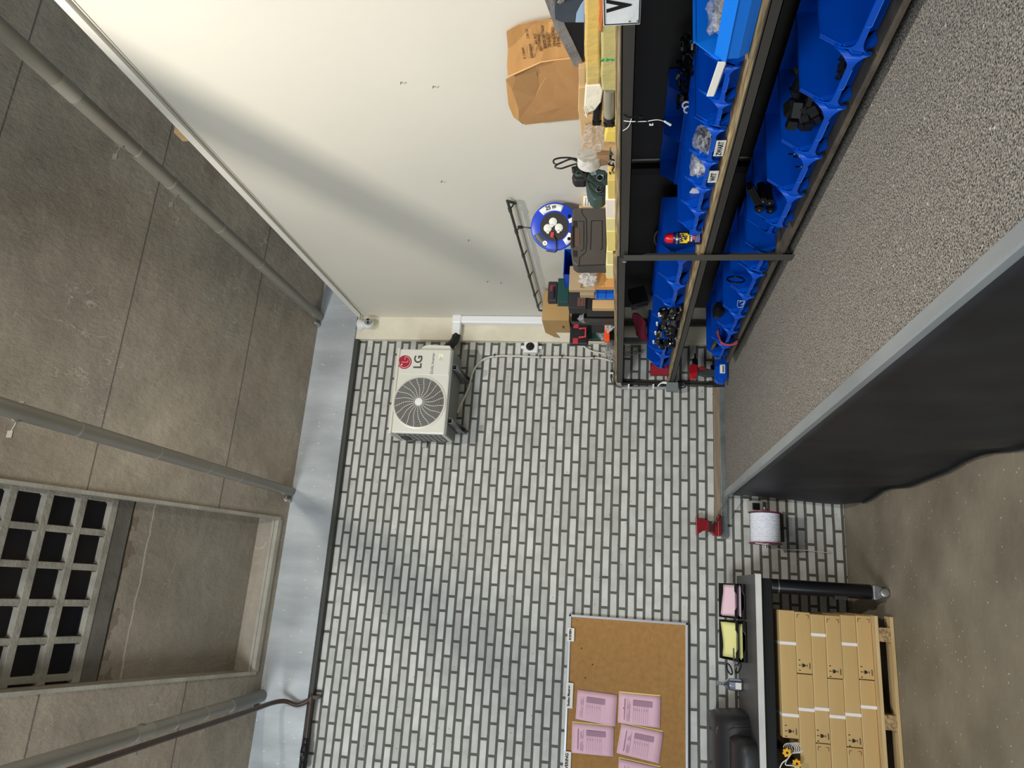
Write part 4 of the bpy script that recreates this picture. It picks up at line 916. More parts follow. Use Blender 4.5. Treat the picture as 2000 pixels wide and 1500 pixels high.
for i in range(7):
    o_ = .004*i
    M().tube(spline([PX(1404-o_*200, 643+i, 1.68), PX(1406, 656+i*1.5, 1.66), PX(1412, 668+i, 1.63), PX(1428, 671+i*.6, 1.605), PX(1440, 664+i*1.4, 1.60)], 6), .0045, 7).build('cable', pk if i % 3 else gl, t, smooth=True)
t = thing('black_tool', 'small black and gold tool in the last bin of the bottom board', 'tool', (1.70,-.82,1.03))
M().cyl(PX(1388,686,1.70), PX(1397,670,1.70), .010, .013, 14).build('barrel', brs, t, smooth=True); M().cyl(PX(1393,686,1.72), PX(1401,672,1.72), .014, n=14).build('grip', gl, t, smooth=True)
# scribble on a lip
c_ = PX(1451, 592, 1.617); g = M()
g.tube([PX(x, y, 1.617) for x, y in ((1440,598),(1441,587),(1455,588),(1450,600),(1441,600))], .0012, 5); g.tube([PX(x, y, 1.617) for x, y in ((1444,591),(1449,587),(1454,592),(1447,595))], .001, 5)
g.build('chalk_scribble', white, label='white scribble on the lip of a bottom board bin', cat='marking')
# white folded strips
t = thing('white_strips', 'bundle of white folded strips standing in a middle board bin', 'strips', (1.70,-3.6,ZM+.02))
a_ = PX(1409,126,1.615); b_ = PX(1386,192,1.64)
for i in range(5):
    o_ = V((.006*i, .007*i, -.002*i)); d_ = (b_-a_).normalized(); s1 = d_.cross(ZA).normalized(); u1 = s1.cross(d_)
    R_ = Matrix((d_, s1, u1)).transposed()
    M().obox((a_+b_)/2+o_+V((0,-.012,.0)), ((b_-a_).length*.5*(1-.03*i), .0022, .012), R_).build('strip', mat('white_board', (244,241,232), .6), t, bevel=.001)
c_ = PX(1358, 373, 1.72); M().obox(c_, (.003,.018,.02), Matrix.Rotation(.3, 3, 'X')).build('white_card', paper, label='small white card inside the bin right after the WIT bin', cat='card')
clear = mat('clear_film', (236,238,242), .12, alpha=.34, col2=(150,154,158), scale=30, bump=1.0, bscale=55, spec=.8)
def film(name, label, c, r, seed, mt_=None, core=None):
    t = thing(name, label, 'plastic bag', V(c)-V((0,0,r[2])))
    M().blob(c, r, 26, .55, seed).build('film', mt_ or clear, t, smooth=True)
    if core:
        g = M(); q = random.Random(seed)
        for i in range(core[1]):
            g.obox(V(c)+V((q.uniform(-.6,.6)*r[0], q.uniform(-.6,.6)*r[1], q.uniform(-.6,.5)*r[2])), (core[2]*q.uniform(.4,1), core[2]*q.uniform(.4,1), core[2]*q.uniform(.3,.8)), Matrix.Rotation(q.uniform(0,3), 3, 'X') @ Matrix.Rotation(q.uniform(0,3), 3, 'Z'))
        o = g.build('parts_inside', core[0], t); o['kind'] = 'stuff'
    return t
film('parts_bag', 'clear bag of small parts in the big bin at the top edge', PX(1415,15,1.70), (.05,.085,.045), 3, core=(mat('grey_parts', (120,124,130), .4), 30, .012))
film('parts_bag', 'clear bag of black screws in the ZWART bin', PX(1376,272,1.70), (.05,.06,.040), 5, core=(gl, 40, .010))
film('parts_bag', 'clear bag showing in the WIT bin', PX(1366,320,1.70), (.05,.05,.035), 7, core=(mat('white_parts', (220,222,222), .4), 20, .010))
# black knotted connectors behind the bins
heap('loose_connectors', 'pile of black and clear connectors behind the strips bin', 'connectors', (1.99,-3.26,ZM+.12), (.03,.22,.06), 60, .014, 21, gl)
M().box(1.97,2.11,-3.46,-3.12,ZM+.001,ZM+.125).build('parts_box', mattb, label='black box under the pile of connectors, second row', cat='box', bevel=.003)
for i, (x, y) in enumerate(((1340,205),(1343,214))):
    c_ = PX(x, y, 1.93); M().tube([c_+V((.0,.020*math.cos(a), .014*math.sin(a))) for a in [2*math.pi*k/20 for k in range(14)]], .004, 7).build('white_loop', white, label='%s white plastic loop in the pile of connectors' % ('upper','lower')[i], cat='clip', smooth=True)
# heap of black fittings with steel pins in a clear bag
t = thing('fittings_bag', 'bag of shiny black corner fittings with steel pins on top of the large bins', 'bag', (1.70,-1.25,1.40))
r = random.Random(11)
for i in range(52):
    u = r.random(); v = r.uniform(-1,1); px_ = 1304+v*18-(u-.5)*14+r.uniform(-2,2); py_ = 601+u*74
    c_ = PX(px_, py_, 1.600+r.uniform(0,.05)); R_ = Matrix.Rotation(r.uniform(-.5,.5), 3, 'Z') @ Matrix.Rotation(r.uniform(-.4,.4), 3, 'Y')
    M().obox(c_, (.020,.030*r.uniform(.6,1.2),.014*r.uniform(.6,1.2)), R_).build('fitting', gl, t, bevel=.003)
for i in range(46):
    u = r.random(); v = r.uniform(-1,1); c_ = PX(1304+v*21-(u-.5)*14, 602+u*76, 1.596)
    M().cyl(c_, c_+V((r.uniform(-.01,.01), r.uniform(-.016,.016), r.uniform(-.012,.012))), .0042, n=8).build('steel_pin', steel, t, smooth=35)
for i, px_ in enumerate((1287,1283,1280,1276)):
    py_ = 612+18*i; c_ = PX(px_, py_, 1.60); M().cyl(c_, c_+V((0,.045,-.004)), .006, n=10).build('steel_pin', white, t, smooth=35)
# spray can
t = thing('spray_can', 'blue and yellow spray can with a red cap next to the shelf upright', 'spray can', (1.665,-2.46,ZM))
cx_, cy_ = 1.665, -2.463; navy = mat('can_navy', (18,22,74), .3, spec=.6)
M().lathe([(.029,0),(.031,.003),(.031,.122),(.024,.134),(.021,.138)], (cx_,cy_,ZM+.001), ZA, 32).build('can_body', navy, t, smooth=40)
M().lathe([(.0315,0),(.0315,.007)], (cx_,cy_,ZM+.115), ZA, 32).lathe([(.025,0),(.02,.008)], (cx_,cy_,ZM+.13), ZA, 32).build('shoulder_ring', steel, t, smooth=40)
M().lathe([(.025,0),(.025,.022),(.02,.034),(.012,.040),(0,.041)], (cx_,cy_,ZM+.136), ZA, 32).build('cap', mat('cap_red', (198,20,34), .32), t, smooth=40)
nrm = (V((CAM.x,CAM.y,0))-V((cx_,cy_,0))).normalized(); rt = ZA.cross(nrm)
def wrap(a0, a1, z0, z1, mt_, name, lb=None):
    g = M(); n = 12
    for i in range(n+1):
        a = a0+(a1-a0)*i/n; d_ = nrm*math.cos(a)+rt*math.sin(a)
        g.v += [V((cx_,cy_,ZM+z0))+d_*.0316, V((cx_,cy_,ZM+z1))+d_*.0316]
    for i in range(n): g.f.append((2*i, 2*i+2, 2*i+3, 2*i+1))
    return g.build(name, mt_, t, smooth=True)
wrap(-.85, .85, .068, .105, mat('can_yellow', (240,208,30), .35), 'yellow_badge'); wrap(-.55,.55,.060,.068, mat('can_yellow', (240,208,30), .35), 'yellow_badge')
text('WD', .022, V((cx_,cy_,ZM+.096))+nrm*.0322, rt, ZA, mat('badge_navy', (14,18,60), .4), 'lettering', t, bold=.0012); text('40', .022, V((cx_,cy_,ZM+.078))+nrm*.0322, rt, ZA, mat('badge_navy', (14,18,60), .4), 'lettering', t, bold=.0012)
text('MULTI', .0115, V((cx_,cy_,ZM+.050))+nrm*.0322, rt, ZA, white, 'lettering', t, bold=.0005); text('USE', .0115, V((cx_,cy_,ZM+.039))+nrm*.0322, rt, ZA, mat('label_pink', (226,90,120), .5), 'lettering', t, bold=.0005)
for i in range(4): wrap(-.7, .6-.1*i, .012+.006*i, .0145+.006*i, mat('small_print_grey', (150,150,190), .6), 'small_print')
M().tube([PX(1288,464,2.10)+V((.0,.10*math.cos(a),.03*math.sin(a))) for a in [2*math.pi*k/30 for k in range(30)]], .006, 7, closed=True).build('cable_loop', mat('loop_grey', (150,152,148), .5), label='grey cable loop in the tall bin behind the spray can', cat='cable', smooth=True)
# things in the dark at the back of the far shelves
M().obox(PX(1246,582,1.90), (.06,.05,.055), Matrix.Rotation(-.25, 3, 'Y')).build('dark_case', mattb, label='black case in the shade under the top board, behind the large bins', cat='case', bevel=.004)
M().obox(PX(1262,590,1.88), (.05,.004,.11), Matrix.Rotation(.3, 3, 'X')).build('grey_folder', mat('folder_grey', (110,108,98), .7), label='upright grey sheet next to the black case, middle shelf', cat='folder')
g = M(); 
for j in range(7):
    for i in range(7):
        u, v = i/6, j/6; p_ = PX(1236+26*u+4*v, 612+42*v+14*u, 1.84); g.v.append(p_+V((.02*math.sin(4*u+3*v), 0, .01*math.sin(5*v))))
for j in range(6):
    for i in range(6): a = j*7+i; g.f.append((a, a+1, a+8, a+7))
g.build('maroon_cloth', mat('maroon_cloth', (132,18,52), .7), label='maroon cloth hanging in the shade over the large bins', cat='cloth', smooth=True, solid=.004)
M().box(1.86,1.90,-.34,-.30,1.42,1.66).build('grey_batten', mat('slat_grey', (96,98,96), .6), label='upright grey batten near the brick wall under the top board', cat='batten')
M().tube(spline([PY(1217,687,-.06),PY(1243,687,-.06),PY(1246,682,-.06),PY(1243,677,-.06),PY(1225,677,-.06)], 4), .004, 7).build('wire_hook', mat('hook_pale', (130,132,124), .4, metal=.4), label='bent grey wire hook on the bricks under the top board', cat='hook', smooth=True)
M().tube([PY(1217,696,-.04), PY(1256,688,-.04)], .006, 8).build('grey_rod', mat('hook_pale', (130,132,124), .4, metal=.4), label='slanting grey rod on the bricks under the top board', cat='rod', smooth=True)
# red brush
t = thing('brush', 'red bristle brush lying beyond the last large bin', 'brush', (1.66,-.26,ZM2))
br = mat('brush_red', (176,30,44), .6)
M().box(1.60,1.70,-.335,-.30,ZM2,ZM2+.14).build('bristles', mat('bristle_red', (186,44,58), .8, bump=1, bscale=200, stretch=(1,8,1)), t, bevel=.004); M().box(1.61,1.68,-.30,-.275,ZM2,ZM2+.10).build('brush_back', br, t, bevel=.008)
M().tube([(1.645,-.275,ZM2+.02), (1.66,-.16,ZM2+.06), (1.70,-.10,ZM2+.12)], .010, 10).build('handle', mat('brush_green', (40,70,52), .5), t, smooth=True)
# drill and blue case
t = thing('cordless_drill', 'small red and black cordless drill by the brick wall, bottom board', 'drill', (1.72,-.3,ZB2))
rd = mat('drill_red', (176,24,36), .4)
def ppY(pts, Y, dep): return [PY(x, y, Y) for x, y in pts], dep
def slabY(pts, Y, dep, g=None):
    g = g or M(); a = [PY(x, y, Y) for x, y in pts]; n = len(a); b = [p_+V((0,dep,0)) for p_ in a]
    ar = sum(a[i].x*a[(i+1) % n].z-a[(i+1) % n].x*a[i].z for i in range(n))
    fs = [tuple(range(n)), tuple(range(2*n-1,n-1,-1))]+[(i, n+i, n+(i+1) % n, (i+1) % n) for i in range(n)]
    if ar < 0: fs = [tuple(reversed(f)) for f in fs]
    return g.add(a+b, fs)
slabY([(1347,730),(1346,716),(1352,708),(1362,712),(1364,728),(1357,740),(1349,740)], -.26, .05).build('motor_housing', rd, t, bevel=.006)
slabY([(1352,712),(1353,700),(1358,697),(1363,702),(1364,714)], -.26, .045).build('chuck', gl, t, bevel=.005)
slabY([(1362,716),(1372,718),(1396,722),(1398,734),(1380,735),(1364,731)], -.25, .04).build('grip', mat('grip_dark', (48,56,52), .6), t, bevel=.005)
slabY([(1363,716),(1374,715),(1380,721),(1370,722)], -.262, .03).build('trigger_guard', rd, t, bevel=.003)
M().cyl(PY(1358,699,-.24), PY(1357,690,-.24), .008, .005, 12).build('bit_holder', gl, t, smooth=35)
slabY([(1388,712),(1406,712),(1413,716),(1413,736),(1392,740)], -.22, .05).build('battery', gl, t, bevel=.004)
t = thing('blue_case', 'flat blue case with a white printed label standing by the brick wall', 'case', (1.60,-.25,.90))
slabY([(1397,702),(1421,701),(1421,738),(1414,749),(1402,747),(1396,742)], -.30, .05).build('case_body', blue, t, bevel=.004)
slabY([(1402,706),(1418,706),(1419,736),(1412,744),(1404,741)], -.304, .01).build('raised_panel', blue, t, bevel=.003)
lb = slabY([(1406,712),(1416,712),(1416,729),(1406,729)], -.3055, .001).build('case_label', paper, t)
slabY([(1411,714),(1414.5,714),(1414.5,727.5),(1411,727.5)], -.3062, .0006).build('case_print', mat('case_print', (110,110,110), .7), lb)
# ================================================================= on the top board
ZT, ZT2 = 1.712, 1.724
def slabX(pts, X, dep, g=None):
    g = g or M(); a = [PX(x, y, X) for x, y in pts]; n = len(a); b = [p_+V((dep,0,0)) for p_ in a]
    ar = sum(a[i].y*a[(i+1) % n].z-a[(i+1) % n].y*a[i].z for i in range(n))
    fs = [tuple(range(n)), tuple(range(2*n-1,n-1,-1))]+[(i, n+i, n+(i+1) % n, (i+1) % n) for i in range(n)]
    if ar > 0: fs = [tuple(reversed(f)) for f in fs]
    return g.add(a+b, fs)
def rectY(x0, y0, x1, y1, Y, dep, z0=None):
    a = PY(x0, (y0+y1)/2, Y); b = PY(x1, (y0+y1)/2, Y); c = PY((x0+x1)/2, y0, Y); d = PY((x0+x1)/2, y1, Y)
    return (d.x, c.x, Y, Y+dep, b.z if z0 is None else z0, a.z)
def boxY(name, label, cat, rect, Y, dep, mt_, z0=None, bev=.004, group=None, parts=None):
    e = rectY(*rect, Y, dep, z0); t = thing(name, label, cat, ((e[0]+e[1])/2, Y+dep/2, e[4]), group)
    M().box(*e).build('body', mt_, t, bevel=bev); return t, e
# number plate
t = thing('number_plate', 'dented white metal plate with a black V hanging over the top board', 'number plate', (1.60,-4.05,1.63))
pl = mat('plate_enamel', (206,210,212), .3, col2=(222,226,228), scale=6, bump=.35, bscale=9, spec=.6)
M().box(1.603,1.606,-4.42,-3.935,1.637,1.744).build('plate', pl, t, bevel=.0015)
M().box(1.6015,1.603,-4.42,-3.94,1.739,1.742).box(1.6015,1.603,-4.42,-3.94,1.639,1.642).box(1.6015,1.603,-3.943,-3.94,1.639,1.742).build('raised_rim', gl, t)
text('V', .092, (1.6025,-4.012,1.6955), -YA, ZA, gl, 'lettering', t, bold=.004, depth=.001, sx=.72)
for z in (1.645, 1.668): M().lathe([(.0035,0),(.0035,.0012),(.001,.002)], (1.603,-3.950,z), (-1,0,0), 12).build('rivet', steel, t, smooth=40)
# large torn cardboard leaning on the wall
t = thing('cardboard_sheet', 'large torn brown cardboard sheet with printed lines leaning on the cream wall', 'cardboard', (2.1,-3.1,1.86))
cb = mat('brown_cardboard', (184,140,86), .8, col2=(166,122,72), scale=2.2, detail=6, stretch=(1,.5,6), bump=.08, bscale=60)
def cardpoly(pts, nm_, mt_, th=.004):
    a = [PX(x, y, X) for x, y, X in pts]; g = M(); n = len(a); b = [p_+V((th,0,0)) for p_ in a]
    g.add(a+b, [tuple(range(n)), tuple(range(2*n-1,n-1,-1))]+[(i, n+i, n+(i+1) % n, (i+1) % n) for i in range(n)])
    return g.build(nm_, mt_, t)
cardpoly([(1130,100,2.06),(1128,113,2.05),(1085,117,2.06),(1055,122,2.06),(1040,130,2.07),(992,152,2.08),(990,128,2.11),(992,95,2.12),(989,62,2.125),(1010,50,2.12),(1043,42,2.11),(1082,38,2.10)], 'upper_flap', cb)
cardpoly([(1045,127,2.065),(1057,121,2.06),(1086,117,2.06),(1132,112,2.05),(1140,160,2.04),(1133,200,2.05),(1130,233,2.06),(1076,238,2.09),(1026,244,2.11),(1013,235,2.11),(1013,215,2.10),(1045,190,2.09),(1053,170,2.085),(1052,145,2.08)], 'lower_panel', mat('brown_cardboard_inner', (172,130,84), .8, col2=(158,118,74), scale=2, stretch=(1,3,3)))
cardpoly([(1045,127,2.065),(1052,145,2.08),(1053,170,2.085),(1045,190,2.09),(1013,215,2.10),(1000,175,2.11),(988,156,2.12),(1010,145,2.09)], 'folded_corner', mat('brown_cardboard_shade', (158,120,78), .8, col2=(150,112,70), scale=3))
cardpoly([(988,156,2.12),(1000,175,2.11),(1013,215,2.10),(1013,235,2.11),(1022,243,2.115),(1003,229,2.12),(993,205,2.125)], 'torn_edge', cb)
M().tube([PX(990,151,2.078), PX(1040,129,2.063), PX(1057,121,2.055), PX(1086,116.5,2.053), PX(1131,112,2.045)], .003, 6).build('crease', mat('cardboard_highlight', (206,166,110), .8), t, smooth=True)
tx = mat('stencil_brown', (96,66,40), .8)
for s_, x, y, sz in (('DEMARKT E LEVERT', 1053.5, 84, .017), ('ARTIKEL ENKEL GEOPEND', 1061.5, 73, .017), ('STORE AT 10 C', 1071.5, 80, .017), ('STORE IN DRY PLACE', 1081, 72, .017), ('MAX 25 C', 1090, 82, .016), ('STORE TEMP', 1045.5, 76, .016), ('BEWAREN TUSSEN', 1037, 100, .015), ('DO NOT', 1029.5, 66, .016), ('UMWELT 10', 1022.5, 104, .015)):
    text(s_, sz, PX(x, y, 2.070), YA, (0,0,-1), tx, 'stencil', t, sx=.62 if len(s_) > 9 else .8)
# crushed foil tray and smoky film
foil = mat('crushed_foil', (176,172,172), .32, metal=.7, col2=(150,146,146), scale=9, bump=.8, bscale=26)
t = thing('foil_tray', 'long box edged with crushed silver foil leaning at the top edge of the picture', 'box', (1.85,-3.75,1.75))
def slabQ(pts, dep, nm_, mt_, bev=.001):
    a = [PX(x, y, X) for x, y, X in pts]; g = M(); n = len(a); b = [p_+V(dep) for p_ in a]
    g.add(a+b, [tuple(range(n)), tuple(range(2*n-1,n-1,-1))]+[(i, n+i, n+(i+1) % n, (i+1) % n) for i in range(n)]); return g.build(nm_, mt_, t, bevel=bev)
slabQ([(1060,-10,1.82),(1075,-10,1.82),(1105,52,1.82),(1137,118,1.82),(1136,128,1.82),(1122,131,1.82),(1086,60,1.82)], (.02,0,0), 'foil_rim', foil)
slabQ([(1103,44,1.825),(1141,44,1.825),(1141,122,1.825),(1137,118,1.825)], (.015,0,0), 'dark_inside', gl)
slabQ([(1083,12,1.80),(1088,-8,1.80),(1140,-8,1.80),(1141,44,1.80),(1098,44,1.80),(1084,38,1.80)], (.015,0,0), 'smoky_panel', mat('smoky_film', (52,58,70), .25, col2=(72,80,92), scale=4, spec=.6))
slabQ([(1124,44,1.798),(1126,26,1.798),(1134,10,1.798),(1141,0,1.798),(1141,44,1.798)], (.002,0,0), 'pale_film', mat('pale_blue_film', (150,178,206), .25))
slabQ([(1100,-8,1.79),(1106,-8,1.79),(1102,3,1.79),(1094,8,1.79),(1088,6,1.79)], (.006,0,0), 'foil_rim', foil)
# yellowed film rolls
yf = mat('yellowed_film', (214,178,96), .3, col2=(196,176,112), scale=5, stretch=(1,2,1), bump=.3, bscale=18, spec=.6)
yf2 = mat('clear_yellow_tape', (196,180,112), .22, col2=(176,168,116), scale=6, stretch=(1,2,1), bump=.3, bscale=14, spec=.6)
t = thing('wrapped_tube', 'upper of two long tubes wrapped in yellowed film on the top board', 'tube', (1.72,-3.75,ZT), 'film wrapped tubes')
slabX([(1142,-10),(1174,-10),(1176,20),(1173,60),(1172,100),(1174,140),(1173,166),(1144,168),(1143,120),(1141,90),(1143,50)], 1.675, .06).build('film_roll', yf, t, bevel=.008)
slabX([(1144,168),(1173,166),(1178,176),(1174,200),(1162,216),(1147,222),(1141,208)], 1.673, .05).build('paper_end', mat('cream_wrap', (236,226,204), .6, bump=.2, bscale=20), t, bevel=.004)
M().tube(spline([PX(1141,209,1.665), PX(1145,222,1.66), PX(1147,229,1.66), PX(1143,224,1.66)], 5), .0022, 6).build('flap', white, t, smooth=True)
t = thing('wrapped_tube', 'lower of two long tubes wrapped in clear tape with a green dotted band', 'tube', (1.64,-3.75,ZT), 'film wrapped tubes')
slabX([(1178,-10),(1206,-10),(1206,60),(1205.5,120),(1205,178),(1176,178),(1173,150),(1175,100),(1174,70)], 1.622, .05).build('film_roll', yf2, t, bevel=.007)
slabX([(1173,115),(1205,112.5),(1205,119),(1173,121)], 1.6205, .01).build('green_band', mat('green_tape', (64,140,96), .5, col2=(150,180,110), scale=110, detail=0, lo=.48, hi=.52), t)
slabX([(1168,-10),(1178,-10),(1180,20),(1178,40),(1175,66),(1171,60),(1168,40),(1170,15)], 1.619, .008).build('orange_loop', mat('orange_glue', (206,120,60), .25, spec=.7), t, bevel=.003)
# tubular motors with black star heads and wires
def starhead(c, r, dep, ax, mt_, par, name='star_head'):
    ax = V(ax).normalized(); u = ax.orthogonal().normalized(); w_ = ax.cross(u); st = []
    for k in range(60):
        a = 2*math.pi*k/60; rr = r*(1+.11*math.copysign(abs(math.cos(4*a))**.5, math.cos(4*a))); st.append((rr*math.cos(a), rr*math.sin(a)))
    return M().prism(st, c, u, w_, ax*dep).build(name, mt_, par, bevel=.0015)
t = thing('blind_motor', 'grey tube motor with a black star head and loose wires over the shelf edge', 'motor', (1.66,-3.4,ZT), 'tube motors on the top board')
A = PX(1191,178,1.64); B = PX(1190,230,1.655); ax = (B-A).normalized()
M().cyl(A-ax*.02, B, .0205, n=28).build('motor_tube', mat('motor_grey', (150,146,128), .35, metal=.3, col2=(168,164,146), scale=8), t, smooth=True)
M().cyl(B-ax*.02, B+ax*.012, .0215, n=28).build('dark_collar', gl, t, smooth=True)
starhead(B+ax*.010, .0225, .022, ax, gl, t)
for s_ in (-1, 1): M().lathe([(.002,0),(.002,.001)], B+ax*.033+V((.004*s_,0,.009*s_)), ax, 10).build('screw', steel, t)
wp = spline([B+V((-.02,0,-.01)), PX(1212,222,1.615), PX(1228,229,1.60), PX(1245,227,1.60), PX(1258,228,1.60)], 6); M().tube(wp, .0022, 6).build('wire', gl, t, smooth=True)
wp = spline([B+ax*.02+V((-.02,0,-.01)), PX(1215,247,1.615), PX(1235,240,1.60), PX(1255,234,1.60), PX(1265,237,1.60), PX(1282,249,1.60)], 6); M().tube(wp, .0022, 6).build('wire', gl, t, smooth=True)
wp = spline([PX(1215,235.5,1.612), PX(1230,237,1.60), PX(1260,237,1.60), PX(1283,234,1.60), PX(1298,237,1.60)], 6); M().tube(wp, .0014, 6).build('white_wire', white, t, smooth=True)
M().cyl(PX(1298,237,1.60), PX(1310,244,1.60), .0035, .0045, 10).build('white_plug', white, t, smooth=35)
wp = spline([PX(1203,257,1.63), PX(1212,257,1.615), PX(1225,250,1.60), PX(1231,240,1.60), PX(1233,232,1.60)], 6); M().tube(wp, .0014, 6).build('white_wire', white, t, smooth=True)
M().obox(PX(1251,228,1.60), (.004,.004,.007)).build('connector', gl, t); M().obox(PX(1272,243,1.60), (.003,.003,.007)).build('white_clip', white, t)
t = thing('blind_motor', 'black tube motor with a small star head behind the grey one', 'motor', (1.72,-3.4,ZT), 'tube motors on the top board')
A = PX(1176,205,1.72); B = PX(1166,233,1.70); ax = (V((0,1,0))*.8+(B-A).normalized()*.2).normalized()
M().cyl(B-ax*.2, B, .017, n=24).build('motor_tube', gl, t, smooth=True); starhead(B-ax*.004, .019, .02, ax, gl, t)
# cardboard box and crinkled bag behind the motors
kb = mat('light_cardboard', (206,172,124), .8, col2=(190,156,108), scale=3)
t = thing('carton', 'open light brown carton under the crinkled clear bag', 'box', (1.85,-3.2,ZT))
slabX([(1130,134),(1143,132),(1143,168),(1131,172)], 1.80, .05).build('carton_flap', kb, t, bevel=.001)
slabX([(1130,172),(1145,170),(1150,225),(1204,225),(1204,296),(1137,290),(1133,240),(1129,215)], 1.79, .18).build('carton_body', kb, t, bevel=.003)
film('clear_bag', 'crinkled clear plastic bag on the light brown carton', PX(1160,268,1.75), (.035,.075,.045), 31, mat('crinkle_film', (240,236,230), .1, alpha=.30, col2=(210,190,170), scale=40, bump=1.2, bscale=70, spec=1))
slabX([(1186,256),(1204,256),(1204,278),(1180,277)], 1.70, .08).build('yellow_pad', mat('pad_yellow', (226,200,96), .7), label='yellow pad under the clear bag at the shelf edge', cat='pad', bevel=.002)
# tape roll
t = thing('tape_roll', 'wide roll of white and brown tape standing behind the green power tool', 'tape roll', (1.80,-2.95,1.72))
c_ = PX(1157,306,1.80); 
M().lathe([(.030,0),(.052,0),(.052,.05),(.030,.05)], c_+V((0,-.015,.012)), (-.3,1,.05), 36).build('tape_winding', mat('white_tape', (228,226,216), .4), t, smooth=40)
M().lathe([(.0525,.0),(.053,.05)], c_+V((0,-.015,.012)), (-.3,1,.05), 36).build('tape_edge', clear, t, smooth=40)
slabX([(1165,304),(1192,306),(1190,322),(1170,326),(1164,318)], 1.775, .03).build('brown_tail', mat('brown_tape', (150,120,90), .35), t, bevel=.003)
# keys, tangled small metal bits
t = thing('metal_bits', 'tangle of dark clips and a bright shackle at the foot of the tape roll', 'metal bits', (1.66,-3.0,ZT))
r = random.Random(8)
for i in range(9):
    a = PX(1190+r.uniform(0,12), 285+i*7+r.uniform(-3,3), 1.66); M().tube([a, a+V((r.uniform(-.01,.01), .03, r.uniform(-.012,.012))), a+V((0,.05,r.uniform(-.01,.01)))], .0035, 6).build('clip', gl if i % 3 else steel, t, smooth=True)
# green jigsaw with coiled cord
Yj = -2.72
t = thing('power_tool', 'dark green corded power tool with its black cord coiled on top', 'power tool', (1.75,Yj,ZT))
tg = mat('tool_green', (48,68,68), .45, col2=(56,78,76), scale=6); tk = mat('tool_black', (36,33,34), .5)
slabY([(1146,372),(1144,358),(1146,340),(1160,330),(1183,330),(1189,345),(1190,368),(1185,380),(1176,388),(1160,392),(1152,384)], Yj, .09).build('motor_housing', tg, t, bevel=.012)
slabY([(1116,345),(1121,333),(1133,327),(1148,327),(1152,336),(1150,350),(1140,354),(1122,354)], Yj+.005, .06).build('handle_body', tk, t, bevel=.010)
slabY([(1121,340),(1127,332),(1138,329),(1146,331),(1146,342),(1126,344)], Yj-.004, .03).build('handle_green', tg, t, bevel=.006)
slabY([(1126,339),(1133,333),(1144,334),(1143,339)], Yj-.006, .01).build('handle_gap', gl, t)
slabY([(1115,325),(1128,322),(1134,328),(1120,333)], Yj+.02, .05).build('switch_grip', tk, t, bevel=.006)
slabY([(1153,334),(1163,333),(1166,340),(1155,342)], Yj-.004, .02).build('grey_panel', mat('panel_grey', (130,146,148), .4), t, bevel=.003)
for x, y in ((1174,347),(1172,371)): M().lathe([(.010,0),(.015,-.004),(.016,.004)], PY(x,y,Yj-.001), (0,1,0), 24).build('knob', gl, t, smooth=35); 
for x, y in ((1172,347),(1171,369)): M().tube([PY(x,y,Yj-.003)+V((.016*math.cos(a),0,.016*math.sin(a))) for a in [2*math.pi*k/24 for k in range(24)]], .0018, 6, closed=True).build('knob_ring', mat('ring_grey', (130,150,150), .35), t, smooth=True)
cordb = mat('rubber_cord', (34,32,32), .4)
def pc(pts, r_, Y0=Yj-.02, nm_='cord', par=t): return M().tube(spline([PY(x, y, Y0-.004*(i % 2)) for i, (x, y) in enumerate(pts)], 7), r_, 8).build(nm_, cordb, par, smooth=True)
pc([(1136,325),(1120,310),(1100,308),(1084,311),(1081,317),(1088,321),(1105,314),(1118,309),(1134,314),(1143,322)], .0042)
pc([(1138,324),(1118,311),(1098,317),(1086,323),(1085,327),(1096,329),(1112,324),(1128,320),(1140,326)], .0042, Yj-.028)
pc([(1126,322),(1136,336),(1146,350),(1150,362),(1160,375),(1172,381),(1184,380),(1191,368),(1192,352),(1186,340),(1174,333),(1158,330),(1144,326)], .0036, Yj-.03)
pc([(1124,326),(1134,338),(1146,352),(1156,358),(1165,366),(1180,370),(1188,360)], .0034, Yj-.022)
M().cyl(PY(1130,318,Yj-.03), PY(1141,324,Yj-.03), .009, n=12).build('plug', gl, t, smooth=35)
# box with white delivery label
t, e = boxY('labelled_box', 'brown box with a white printed label between the power tool and the black case', 'box', (1137,380,1184,407), -2.04, .10, kb, z0=ZT2)
M().box(e[0]+.01, e[1]-.008, e[2]-.0012, e[2], e[4]+.045, e[5]-.006).build('address_label', paper, t)
g = M()
for k in range(6): g.box(e[0]+.015, e[1]-.02-.01*(k % 3), e[2]-.0018, e[2]-.0012, e[5]-.022-.014*k, e[5]-.018-.014*k)
g.build('address_print', mat('grey_print', (120,118,110), .7), t)
# pale foam and paper pads along the edge of the board
pads = [((1183,388,1204,424),(240,230,212),'white pad at the shelf edge under the green power tool'), ((1184,425,1203,449),(232,218,156),'cream pad at the shelf edge before the black case'), ((1185,450,1203,489),(236,216,130),'longest yellow pad at the shelf edge below the black case'), ((1185,490,1203,515),(236,222,150),'pale yellow pad below the lower end of the black case'), ((1184,516,1202,543),(238,224,166),'last pale pad at the shelf edge, on the orange carton')]
for (rc, col, lb_) in pads:
    a = PX((rc[0]+rc[2])/2, rc[1], 1.63); b = PX((rc[0]+rc[2])/2, rc[3], 1.63); z1 = PX(rc[0], (rc[1]+rc[3])/2, 1.63).z
    M().box(1.625,1.70,a.y+.002,b.y-.002,ZT if b.y < -2.37 else ZT2,z1).build('foam_pad', mat('pad_%d' % rc[1], col, .75), label=lb_, cat='pad', group='pale pads along the shelf edge', bevel=.003)
